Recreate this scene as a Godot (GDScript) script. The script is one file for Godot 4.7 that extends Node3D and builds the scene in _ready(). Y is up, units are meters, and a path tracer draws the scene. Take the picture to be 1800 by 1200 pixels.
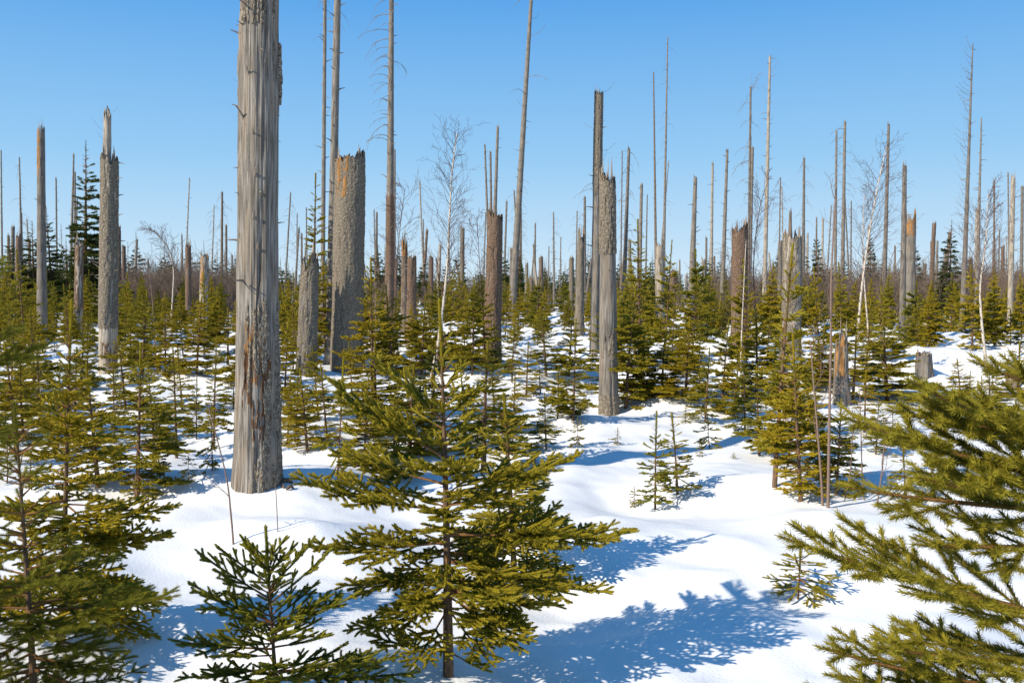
extends Node3D
# A cleared mountain forest in late winter: dead standing spruce trunks, young spruces, snow, low sun from behind on one side.

const F := 1650.0            # focal length in pixels of the 1800 x 1200 photograph
const EYE := 1.9
const EXPOSURE := 1.24
var PITCH := atan(90.0 / F)
var rng := RandomNumberGenerator.new()
var na := FastNoiseLite.new()
var nb := FastNoiseLite.new()
var nc := FastNoiseLite.new()
var nd := FastNoiseLite.new()
var ncell := FastNoiseLite.new()
var M := {}
var used := {}
var lods := {}

# ------------------------------------------------------------------ small helpers
func ray(px: float, py: float) -> Vector3:
	var cx := (px - 900.0) / F
	var cy := (600.0 - py) / F
	return Vector3(cx, cy * cos(PITCH) - sin(PITCH), -cy * sin(PITCH) - cos(PITCH))

func at_depth(px: float, py: float, d: float) -> Vector3:
	var r := ray(px, py)
	return Vector3(0, EYE, 0) + r * (d / -r.z)

func terrain(x: float, z: float) -> float:
	var d := -z
	var h := 0.13 * na.get_noise_2d(x, z) + 0.125 * nb.get_noise_2d(x, z) + 0.024 * nc.get_noise_2d(x, z)
	var mid := smoothstep(11.0, 20.0, d)
	h += mid * (0.30 * nb.get_noise_2d(x * 0.7 + 31.0, z * 0.7) + 0.12 * nc.get_noise_2d(x * 0.35, z * 0.35 + 9.0))
	h += 0.13 * smoothstep(-0.25, 0.25, d - 5.55 - 0.16 * sin(x * 1.25 + 0.4)) * smoothstep(-0.6, 0.5, x) * (1.0 - smoothstep(6.2, 8.5, d))
	h += 0.16 * exp(-pow((d - 8.5 - 0.10 * x) / 0.75, 2.0)) * smoothstep(0.8, 2.2, x)
	h += 0.17 * exp(-pow((d - 8.9 + 0.1 * x) / 0.6, 2.0)) * smoothstep(-5.0, -4.0, x) * (1.0 - smoothstep(-1.9, -0.9, x))
	h += 0.10 * exp(-pow((d - 7.0) / 0.4, 2.0)) * exp(-pow((x + 2.2) / 1.2, 2.0))
	h += 0.25 * exp(-pow((d - 16.0) / 1.5, 2.0)) * exp(-pow((x - 2.6) / 0.7, 2.0))
	# thawed hollows round the trunks in open snow
	h -= 0.10 * exp(-((x + 2.5) * (x + 2.5) + (d - 9.2) * (d - 9.2)) / 0.16) + 0.12 * exp(-((x - 1.47) * (x - 1.47) + (d - 14.2) * (d - 14.2)) / 0.14)
	return h

func ground_at(px: float, py: float) -> Vector3:
	var r := ray(px, py)
	var p := Vector3(0, EYE, 0)
	var t := 1.0
	while t < 200.0:
		var q := p + r * t
		if q.y <= terrain(q.x, q.z):
			break
		t += 0.02 + t * 0.002
	var q2 := p + r * t
	return Vector3(q2.x, terrain(q2.x, q2.z), q2.z)

func numbered(called: String) -> String:
	if not used.has(called):
		used[called] = 0
		return called
	used[called] += 1
	return "%s_%03d" % [called, used[called]]

func tag(o: Node, label: String, category: String, group := "") -> void:
	o.set_meta("label", label)
	o.set_meta("category", category)
	if group != "":
		o.set_meta("group", group)

func thing(called: String, label: String, category: String, at: Vector3, group := "") -> Node3D:
	var o := Node3D.new()
	o.name = numbered(called)
	add_child(o)
	o.position = at
	tag(o, label, category, group)
	return o

func part(called: String, mesh: Mesh, parent: Node) -> MeshInstance3D:
	var o := MeshInstance3D.new()
	o.name = called
	o.mesh = mesh
	parent.add_child(o, true)
	return o

class Geo:
	var v := PackedVector3Array()
	var n := PackedVector3Array()
	var uv := PackedVector2Array()
	var i := PackedInt32Array()
	func tube(pts: PackedVector3Array, rad: PackedFloat32Array, sides: int, tip := true) -> void:
		var m := pts.size()
		var u := Vector3.ZERO
		var start := v.size()
		var along := 0.0
		for k in m:
			var ax := (pts[mini(k + 1, m - 1)] - pts[maxi(k - 1, 0)]).normalized()
			if k == 0:
				u = ax.cross(Vector3(0.31, 0.2, 0.93)).normalized()
				if u.length() < 0.5:
					u = ax.cross(Vector3.RIGHT).normalized()
			u = (u - ax * u.dot(ax)).normalized()
			var w := u.cross(ax)
			if k > 0:
				along += pts[k].distance_to(pts[k - 1])
			for s in sides + 1:
				var a := TAU * s / sides
				var dir := u * cos(a) + w * sin(a)
				v.append(pts[k] + dir * rad[k])
				n.append(dir)
				uv.append(Vector2(float(s) / sides, along))
		for k in m - 1:
			for s in sides:
				var a := start + k * (sides + 1) + s
				var b := a + 1
				var c := a + sides + 1
				i.append_array(PackedInt32Array([a, b, c, b, c + 1, c]))
		if tip and rad[m - 1] > 0.004:
			var axis := (pts[m - 1] - pts[m - 2]).normalized()
			var base := v.size()
			for s in sides:
				v.append(v[start + (m - 1) * (sides + 1) + s])
				n.append(axis)
				uv.append(Vector2(0.5, along))
			for s in range(1, sides - 1):
				i.append_array(PackedInt32Array([base, base + s, base + s + 1]))
	func add_to(mesh: ArrayMesh, mat: Material) -> void:
		if i.is_empty():
			return
		var a := []
		a.resize(Mesh.ARRAY_MAX)
		a[Mesh.ARRAY_VERTEX] = v
		a[Mesh.ARRAY_NORMAL] = n
		a[Mesh.ARRAY_TEX_UV] = uv
		a[Mesh.ARRAY_INDEX] = i
		mesh.add_surface_from_arrays(Mesh.PRIMITIVE_TRIANGLES, a)
		mesh.surface_set_material(mesh.get_surface_count() - 1, mat)

class Sprays:                      # needles of older and of last year's shoots, and the wood that bears them
	var old := PackedVector3Array()
	var young := PackedVector3Array()
	var wood := Geo.new()
	func mesh(mo: Material, my: Material, mw: Material) -> ArrayMesh:
		var am := ArrayMesh.new()
		for pair in [[old, mo], [young, my]]:
			if pair[0].size() > 0:
				var a := []
				a.resize(Mesh.ARRAY_MAX)
				a[Mesh.ARRAY_VERTEX] = pair[0]
				am.add_surface_from_arrays(Mesh.PRIMITIVE_TRIANGLES, a)
				am.surface_set_material(am.get_surface_count() - 1, pair[1])
		wood.add_to(am, mw)
		return am

# ------------------------------------------------------------------ materials
func noise_bytes(kind: int, freq: float, octaves: int, sd: int, size := 512) -> PackedByteArray:
	var f := FastNoiseLite.new()
	f.noise_type = kind
	f.frequency = freq
	f.seed = sd
	f.fractal_octaves = octaves
	if kind == FastNoiseLite.TYPE_CELLULAR:
		f.cellular_return_type = FastNoiseLite.RETURN_DISTANCE2_SUB
		f.fractal_type = FastNoiseLite.FRACTAL_NONE
	var im := f.get_seamless_image(size, size)
	im.convert(Image.FORMAT_L8)
	return im.get_data()

func textures(height: PackedFloat32Array, color: PackedByteArray, size: int, depth: float) -> Array:
	var im := Image.create_from_data(size, size, false, Image.FORMAT_RGB8, color)
	var hb := PackedByteArray()
	hb.resize(size * size)
	for k in size * size:
		hb[k] = clampi(int(height[k] * 255.0), 0, 255)
	var hi := Image.create_from_data(size, size, false, Image.FORMAT_L8, hb)
	hi.convert(Image.FORMAT_RGBA8)
	hi.bump_map_to_normal_map(depth)
	return [ImageTexture.create_from_image(im), ImageTexture.create_from_image(hi)]

func mat(color: Color, rough: float, tex = null, nscale := 1.0, spec := 0.3) -> StandardMaterial3D:
	var m := StandardMaterial3D.new()
	m.albedo_color = color
	m.roughness = rough
	m.metallic_specular = spec
	if tex != null:
		m.albedo_texture = tex[0]
		m.normal_enabled = true
		m.normal_texture = tex[1]
		m.normal_scale = nscale
	return m

func mix3(a: Vector3, b: Vector3, t: float) -> Vector3:
	return a.lerp(b, clampf(t, 0.0, 1.0))

func make_materials() -> void:
	var S := 512
	var p1 := noise_bytes(FastNoiseLite.TYPE_SIMPLEX_SMOOTH, 0.012, 4, 3)
	var p2 := noise_bytes(FastNoiseLite.TYPE_SIMPLEX_SMOOTH, 0.006, 3, 8)
	var p3 := noise_bytes(FastNoiseLite.TYPE_SIMPLEX_SMOOTH, 0.05, 3, 21)
	var ce := noise_bytes(FastNoiseLite.TYPE_CELLULAR, 0.035, 1, 5)
	# weathered wood: fibres run along v
	var h := PackedFloat32Array()
	h.resize(S * S)
	var c := PackedByteArray()
	c.resize(S * S * 3)
	for y in S:
		for x in S:
			var k := y * S + x
			var fine := p1[y * S + (x * 9) % S] / 255.0
			var mid := p1[((y + 100) % S) * S + (x * 4) % S] / 255.0
			var blot := p2[k] / 255.0
			var crack := absf(p2[y * S + (x * 5) % S] / 255.0 - 0.5)
			var dark := 1.0 - smoothstep(0.0, 0.03, crack)
			h[k] = clampf(0.35 + 0.4 * fine + 0.25 * mid - 0.7 * dark, 0.0, 1.0)
			var col := mix3(Vector3(0.47, 0.44, 0.41), Vector3(0.86, 0.84, 0.815), (fine - 0.5) * 1.1 + (mid - 0.5) * 0.9 + 0.55)
			col = mix3(col, Vector3(0.74, 0.65, 0.55), smoothstep(0.52, 0.75, blot) * 0.35)
			col = mix3(col, Vector3(0.50, 0.47, 0.44), smoothstep(0.45, 0.2, blot) * 0.5)
			c[k * 3] = int(col.x * 255); c[k * 3 + 1] = int(col.y * 255); c[k * 3 + 2] = int(col.z * 255)
	var wood := textures(h, c, S, 5.0)
	# flaky spruce bark with pale lichen
	var h2 := PackedFloat32Array()
	h2.resize(S * S)
	var c2 := PackedByteArray()
	c2.resize(S * S * 3)
	for y in S:
		for x in S:
			var k := y * S + x
			var cell := ce[k] / 255.0
			var fine := p3[k] / 255.0
			var blot := p1[k] / 255.0
			h2[k] = clampf(0.15 + 0.55 * smoothstep(0.1, 0.6, cell) + 0.4 * (fine - 0.5), 0.0, 1.0)
			var col := mix3(Vector3(0.37, 0.335, 0.305), Vector3(0.66, 0.63, 0.59), 0.5 + (fine - 0.5) * 1.5 + (blot - 0.5) * 0.7)
			col = mix3(col, Vector3(0.72, 0.71, 0.66), smoothstep(0.56, 0.68, fine * 0.65 + blot * 0.4) * 0.9)
			c2[k * 3] = int(col.x * 255); c2[k * 3 + 1] = int(col.y * 255); c2[k * 3 + 2] = int(col.z * 255)
	var bark := textures(h2, c2, S, 7.0)
	# birch: white with dark horizontal lenticels and black patches
	var c3 := PackedByteArray()
	c3.resize(S * S * 3)
	var h3 := PackedFloat32Array()
	h3.resize(S * S)
	for y in S:
		for x in S:
			var k := y * S + x
			var len_ := p1[((y * 6) % S) * S + x] / 255.0
			var blot := p2[k] / 255.0
			var col := mix3(Vector3(0.86, 0.83, 0.79), Vector3(0.36, 0.27, 0.23), smoothstep(0.60, 0.72, len_) * 0.8)
			col = mix3(col, Vector3(0.16, 0.13, 0.12), smoothstep(0.64, 0.74, blot))
			h3[k] = 0.5 - 0.3 * smoothstep(0.6, 0.7, len_)
			c3[k * 3] = int(col.x * 255); c3[k * 3 + 1] = int(col.y * 255); c3[k * 3 + 2] = int(col.z * 255)
	var birch := textures(h3, c3, S, 2.0)

	M.wood = mat(Color(0.72, 0.71, 0.695), 0.85, wood, 1.0)
	M.wood_pale = mat(Color(0.90, 0.88, 0.845), 0.85, wood, 1.0)
	M.wood_dark = mat(Color(0.67, 0.66, 0.65), 0.9, wood, 1.0)
	M.wood_brown = mat(Color(0.68, 0.63, 0.59), 0.9, wood, 1.0)
	M.bark = mat(Color(0.86, 0.835, 0.80), 0.95, bark, 1.6)
	M.bark_brown = mat(Color(0.80, 0.70, 0.645), 0.95, bark, 1.3)
	M.fresh = mat(Color(0.87, 0.68, 0.46), 0.85, wood, 1.0)
	M.rot = mat(Color(0.55, 0.42, 0.32), 0.95, wood, 1.4)
	M.birch = mat(Color(0.93, 0.91, 0.88), 0.7, birch, 0.6)
	M.spruce_bark = mat(Color(0.62, 0.525, 0.445), 0.95, wood, 0.8)
	for k in ["wood", "wood_pale", "wood_dark", "wood_brown", "fresh", "rot"]:
		M[k].uv1_scale = Vector3(1, 0.3, 1)
	for k in ["bark", "bark_brown"]:
		M[k].uv1_scale = Vector3(2, 2.4, 1)
	M.birch.uv1_scale = Vector3(1, 3.0, 1)
	M.spruce_bark.uv1_scale = Vector3(0.5, 1.5, 1)
	M.dead_twig = mat(Color(0.50, 0.46, 0.42), 0.9)
	M.twig = mat(Color(0.42, 0.30, 0.24), 0.9)
	M.birch_twig = mat(Color(0.40, 0.31, 0.28), 0.85)
	M.thicket = mat(Color(0.45, 0.39, 0.345), 0.95)
	M.whip = mat(Color(0.49, 0.41, 0.365), 0.85)
	M.green_twig = mat(Color(0.50, 0.36, 0.22), 0.9)
	# needles: [older, last year's] for three tints
	var tints := [[Color(0.36, 0.345, 0.095), Color(0.525, 0.475, 0.13)], [Color(0.29, 0.31, 0.105), Color(0.45, 0.435, 0.135)], [Color(0.40, 0.37, 0.085), Color(0.575, 0.50, 0.12)], [Color(0.20, 0.245, 0.12), Color(0.25, 0.29, 0.13)], [Color(0.34, 0.34, 0.115), Color(0.50, 0.465, 0.145)]]
	for k in tints.size():
		for j in 2:
			var m := mat(tints[k][j], 0.6, null, 1.0, 0.2)
			m.cull_mode = BaseMaterial3D.CULL_DISABLED
			m.backlight_enabled = true
			m.backlight = Color(0.32, 0.32, 0.10)
			M["needle_%d_%d" % [k, j]] = m
	# snow
	var sn := NoiseTexture2D.new()
	var f := FastNoiseLite.new()
	f.noise_type = FastNoiseLite.TYPE_SIMPLEX_SMOOTH
	f.frequency = 0.04
	f.fractal_octaves = 6
	f.seed = 4
	sn.width = 512
	sn.height = 512
	sn.seamless = true
	sn.as_normal_map = true
	sn.bump_strength = 3.0
	sn.noise = f
	var ms := StandardMaterial3D.new()
	ms.albedo_color = Color(0.945, 0.95, 0.965)
	ms.roughness = 0.6
	ms.metallic_specular = 0.35
	ms.normal_enabled = true
	ms.normal_texture = sn
	ms.normal_scale = 0.55
	ms.uv1_triplanar = true
	ms.uv1_world_triplanar = true
	ms.uv1_scale = Vector3(1.7, 1.7, 1.7)
	M.snow = ms

# ------------------------------------------------------------------ ground
func snow_ground() -> void:
	var xs := PackedFloat32Array()
	var zs := PackedFloat32Array()
	for k in 361:
		var s := (k - 180) / 180.0
		xs.append(0.9 * sinh(6.85 * s))
	for k in 401:
		var s := (k - 130) / 270.0
		zs.append(-4.0 - 0.9 * sinh(7.0 * s) if s >= 0.0 else -4.0 - 0.9 * sinh(7.0 * s * 1.5))
	var g := Geo.new()
	var w := xs.size()
	for z in zs:
		for x in xs:
			g.v.append(Vector3(x, terrain(x, z), z))
			var e := 0.03 + 0.004 * absf(z) + 0.004 * absf(x)
			g.n.append(Vector3(terrain(x - e, z) - terrain(x + e, z), 2.0 * e, terrain(x, z - e) - terrain(x, z + e)).normalized())
			g.uv.append(Vector2(x, z))
	for r in zs.size() - 1:
		for k in w - 1:
			var a := r * w + k
			var c := a + w          # z falls as r grows
			g.i.append_array(PackedInt32Array([a, c, a + 1, a + 1, c, c + 1]))
	var m := ArrayMesh.new()
	g.add_to(m, M.snow)
	var o := part("snow_ground", m, self)
	o.set_meta("kind", "structure")
	o.set_meta("label", "deep white snow cover with soft hummocks between the trees")

# ------------------------------------------------------------------ spruces
func make_lods() -> void:
	# step: length of one needle cell, n needles on it, nl and nw their length and width
	var spec := {
		"close": [0.05, 92, 0.0140, 0.0020, 2, 0.0017], "near": [0.05, 30, 0.0115, 0.0034, 2, 0.0052], "next": [0.05, 16, 0.0140, 0.0062, 2, 0.0065],
		"mid": [0.06, 10, 0.022, 0.012, 2, 0.0085], "far": [0.10, 10, 0.045, 0.028, 1, 0.016], "tall": [0.25, 14, 0.12, 0.05, 2, 0.035]}
	for name_ in spec:
		var s: Array = spec[name_]
		var cells := []
		for variant in 4:
			var v := PackedVector3Array()
			for k in int(s[1]):
				var a: float = k * 2.39996 + rng.randf_range(-0.3, 0.3) + variant
				var y: float = (k + rng.randf()) / float(s[1])
				var lean := deg_to_rad(rng.randf_range(30, 58))
				var rad := Vector3(cos(a), 0, sin(a))
				var tang := Vector3(-sin(a), 0, cos(a)).rotated(rad, rng.randf_range(-0.9, 0.9))
				var L: float = s[2] * rng.randf_range(0.75, 1.15)
				# y in cell units (0..1), radial in metres
				var b: Vector3 = rad * s[5] + Vector3(0, y, 0)
				var tipv: Vector3 = b + rad * sin(lean) * L + Vector3(0, cos(lean) * L / s[0], 0)
				var half: float = s[3] * 0.5
				var side := Vector3(tang.x * half, tang.y * half / s[0], tang.z * half)
				v.append(b + side)
				v.append(b - side)
				v.append(tipv)
			# dense bases of the needles round the shoot
			var cr: float = s[5] * 1.15
			for k in 4:
				var a0 := TAU * k / 4.0
				var a1 := TAU * (k + 1) / 4.0
				var q0 := Vector3(cos(a0), 0, sin(a0)) * cr
				var q1 := Vector3(cos(a1), 0, sin(a1)) * cr
				v.append_array(PackedVector3Array([q0, q1, q0 + Vector3.UP, q1, q1 + Vector3.UP, q0 + Vector3.UP]))
				v.append_array(PackedVector3Array([q0 + Vector3.UP, q1 + Vector3.UP, Vector3(0, 1.25, 0)]))
			cells.append(v)
		lods[name_] = {"step": s[0], "cells": cells, "order": s[4], "wr": s[5]}

func put_cell(sp: Sprays, lod: Dictionary, p: Vector3, d: Vector3, seg: float, young: bool, thick := 1.0) -> void:
	var u := d.cross(Vector3(0.3, 1, 0.2)).normalized()
	if u.length() < 0.5:
		u = d.cross(Vector3.RIGHT).normalized()
	u = u.rotated(d, rng.randf() * TAU)
	var w := u.cross(d)
	var xf := Transform3D(Basis(u * thick, d * seg, w * thick), p)
	var cells: Array = lod.cells
	var c: PackedVector3Array = xf * (cells[rng.randi() % 4] as PackedVector3Array)
	if young:
		sp.young.append_array(c)
	else:
		sp.old.append_array(c)

func grow(sp: Sprays, lod: Dictionary, p: Vector3, d: Vector3, up: Vector3, length: float, order: int, o: Dictionary) -> void:
	var step: float = lod.step
	var steps := maxi(1, roundi(length / step))
	var seg := length / steps
	var pts := PackedVector3Array([p])
	var rad := PackedFloat32Array()
	var r0: float = (0.0035 + 0.006 * length) * o.wood if order == 0 else (0.0016 + 0.004 * length) * o.wood
	rad.append(r0)
	var young_len: float = o.young
	var wig := Vector3(rng.randf_range(-1, 1), rng.randf_range(-1, 1), rng.randf_range(-1, 1)) * 0.10
	for s in steps:
		var t := float(s) / steps
		var rest := length * (1.0 - t)
		if order == 0:
			d = (d + Vector3.UP * seg * (o.lift * (t - 0.25)) / maxf(length, 0.2) + wig * seg).normalized()
		else:
			d = (d + Vector3.UP * seg * o.twig_lift + wig * seg * 2.0).normalized()
		var q := p + d * seg
		if not (order == 0 and t < o.bare):
			put_cell(sp, lod, p, d, seg * 1.02, rest < young_len + 0.5 * seg, 1.0)
		pts.append(q)
		rad.append(lerpf(r0, 0.0014 * o.wood, float(s + 1) / steps))
		if order < lod.order and (t > o.bare * 0.6 or order > 0) and s < steps - 1:
			var sidev := d.cross(up).normalized()
			for sg in [-1.0, 1.0]:
				if rng.randf() > o.fill:
					continue
				var a := deg_to_rad(rng.randf_range(38, 60))
				var sl: float = rest * rng.randf_range(0.42, 0.68) * o.side
				if order == 0:
					sl = minf(sl, length * 0.42)
				else:
					sl *= 0.8
				if sl < step * 0.5:
					continue
				var sd: Vector3 = d * cos(a) + sidev * sg * sin(a) + up * rng.randf_range(-0.22, 0.30)
				grow(sp, lod, q, sd.normalized(), up, sl, order + 1, o)
			if order == 0 and rng.randf() < 0.35:
				var sl2: float = rest * rng.randf_range(0.2, 0.4)
				if sl2 > step * 0.55:
					grow(sp, lod, q, (d + up * rng.randf_range(0.5, 1.0)).normalized(), up, sl2, order + 1, o)
		p = q
	if order <= 1 or o.fine:
		sp.wood.tube(pts, rad, 5 if order == 0 else 3, false)

# o: seed, h, r, lod, low (bare stem share), whorl (spacing share), leader, branches, top_angle, low_angle, tint, extra [[height, azimuth, length, elevation]], apart (a mesh for each branch)
func spruce_meshes(o: Dictionary) -> Dictionary:
	rng.seed = o.seed
	var lod: Dictionary = lods[o.lod]
	var H: float = o.h
	var R: float = o.r
	var opt := {"bare": 0.2, "lift": 0.5, "twig_lift": o.get("twig_lift", 0.6), "fill": o.get("fill", 0.95), "side": o.get("side", 1.0), "wood": o.get("wood", 1.0), "young": o.get("young", 0.09), "fine": o.lod == "close" or o.lod == "near"}
	var sprays := []
	var all := Sprays.new()
	var lean := Vector3(rng.randf_range(-1, 1), 0, rng.randf_range(-1, 1)) * 0.02 * H
	var stem := func(y: float) -> Vector3:
		var t := y / H
		return Vector3(lean.x * t * t, y, lean.z * t * t)
	var jobs := []
	var leader: float = o.get("leader", 0.17) * H
	var y := H - leader
	var az := rng.randf() * TAU
	var lop := rng.randf() * TAU
	var gap: float = o.get("whorl", 0.11) * H
	while y > o.get("low", 0.08) * H:
		var s := (H - y) / H
		var prof := minf(1.0, pow(s, o.get("pow", 0.8)) * 1.2) * (1.0 - 0.3 * smoothstep(0.8, 1.0, s))
		prof *= rng.randf_range(o.get("ragged", 0.66), 1.12)
		var nbr: int = o.get("branches", 5) + rng.randi_range(-1, 1)
		var el := lerpf(o.get("top_angle", 46.0), o.get("low_angle", -8.0), smoothstep(0.0, 0.85, s))
		for k in nbr:
			var az_k := az + TAU * k / nbr + rng.randf_range(-0.35, 0.35)
			jobs.append([y + rng.randf_range(-0.12, 0.12) * gap, az_k, R * prof * rng.randf_range(o.get("short", 0.55), 1.18) * (0.8 + 0.25 * cos(az_k - lop)), el + rng.randf_range(-12, 12), s])
		for k in rng.randi_range(o.get("inter", 3), o.get("inter", 3) + 2):
			jobs.append([y + rng.randf_range(0.25, 0.8) * gap, rng.randf() * TAU, R * prof * rng.randf_range(0.35, 0.8), el + rng.randf_range(-5, 18), s])
		az += 0.7 + rng.randf() * 0.6
		y -= gap * rng.randf_range(0.7, 1.3)
	for e in o.get("extra", []):
		jobs.append([e[0], e[1], e[2], e[3], (H - e[0]) / H])
	for j in jobs:
		var sp: Sprays = Sprays.new() if o.get("apart", false) else all
		var p: Vector3 = stem.call(j[0])
		var el := deg_to_rad(j[3])
		var out := Vector3(cos(j[1]), 0, sin(j[1]))
		var d := out * cos(el) + Vector3.UP * sin(el)
		var up := (Vector3.UP * cos(el) - out * sin(el)).normalized()
		opt.bare = 0.06 + 0.22 * j[4]
		opt.lift = o.get("lift", 0.9) * (1.0 if j[4] > 0.3 else 0.4)
		if lod.order >= 1:
			grow(sp, lod, p, d, up, j[2], 0, opt)
		if o.get("apart", false):
			sprays.append(sp)
	# needles on the leader and the youngest part of the stem
	var step: float = lod.step
	var yy := H * 0.55
	while yy < H:
		var a: Vector3 = stem.call(yy)
		var b: Vector3 = stem.call(minf(yy + step, H))
		var dd := (b - a).normalized() if yy + 0.001 < H else Vector3.UP
		put_cell(all, lod, a, dd, step, yy > H - leader, 0.35 if o.lod == "tall" else 1.1)
		if yy > H - leader and o.lod != "tall":
			put_cell(all, lod, a, dd, step, true, 1.25)
			put_cell(all, lod, a, dd, step, true, 1.0)
		yy += step
	var tr := Geo.new()
	var pts := PackedVector3Array()
	var rad := PackedFloat32Array()
	var r0: float = o.get("stem", 0.0105) * H + 0.003
	for k in 15:
		var t := k / 14.0
		var yk := lerpf(-0.25, H, t)
		pts.append(stem.call(maxf(yk, 0.0)) if yk > 0 else Vector3(0, yk, 0))
		rad.append(maxf(0.0025, r0 * pow(1.0 - t, 0.85) * rng.randf_range(0.94, 1.06)))
	tr.tube(pts, rad, 9, false)
	var tm := ArrayMesh.new()
	tr.add_to(tm, M.spruce_bark)
	var mo: Material = M["needle_%d_0" % o.get("tint", 0)]
	var my: Material = M["needle_%d_1" % o.get("tint", 0)]
	var res := {"trunk": tm, "h": H}
	var ms := []
	for sp in sprays:
		ms.append(sp.mesh(mo, my, M.green_twig))
	res.branches = ms
	res.crown = all.mesh(mo, my, M.green_twig)
	return res

func spruce(meshes: Dictionary, label: String, at: Vector3, turn: float, scl: Vector3, group := "", called := "young_spruce", category := "spruce", tilt := 0.05) -> Node3D:
	var t := thing(called, label, category, at, group)
	part("trunk", meshes.trunk, t)
	var c := part("crown", meshes.crown, t)
	for b in meshes.branches:
		part("branch", b, c)
	t.rotation = Vector3(sin(turn * 5.0) * tilt, turn, cos(turn * 7.0) * tilt)
	t.scale = scl
	return t

# a spruce that stands where the photograph has its stem meet the snow (bx, by) and reaches up to (tx, ty)
func spruce_px(meshes: Dictionary, label: String, bx: float, by: float, ty: float, width: float, turn: float, nominal_r: float, group := "", d := 0.0) -> Node3D:
	var p := ground_at(bx, by)
	if d > 0.0:
		var q := at_depth(bx, by, d)
		p = Vector3(q.x, terrain(q.x, q.z), q.z)
	var top := at_depth(bx, ty, -p.z)
	var sy: float = (top.y - p.y) / meshes.h
	var sx: float = width * 0.5 / F * -p.z / nominal_r
	return spruce(meshes, label, p, turn, Vector3(sx, sy, sx), group)

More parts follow.
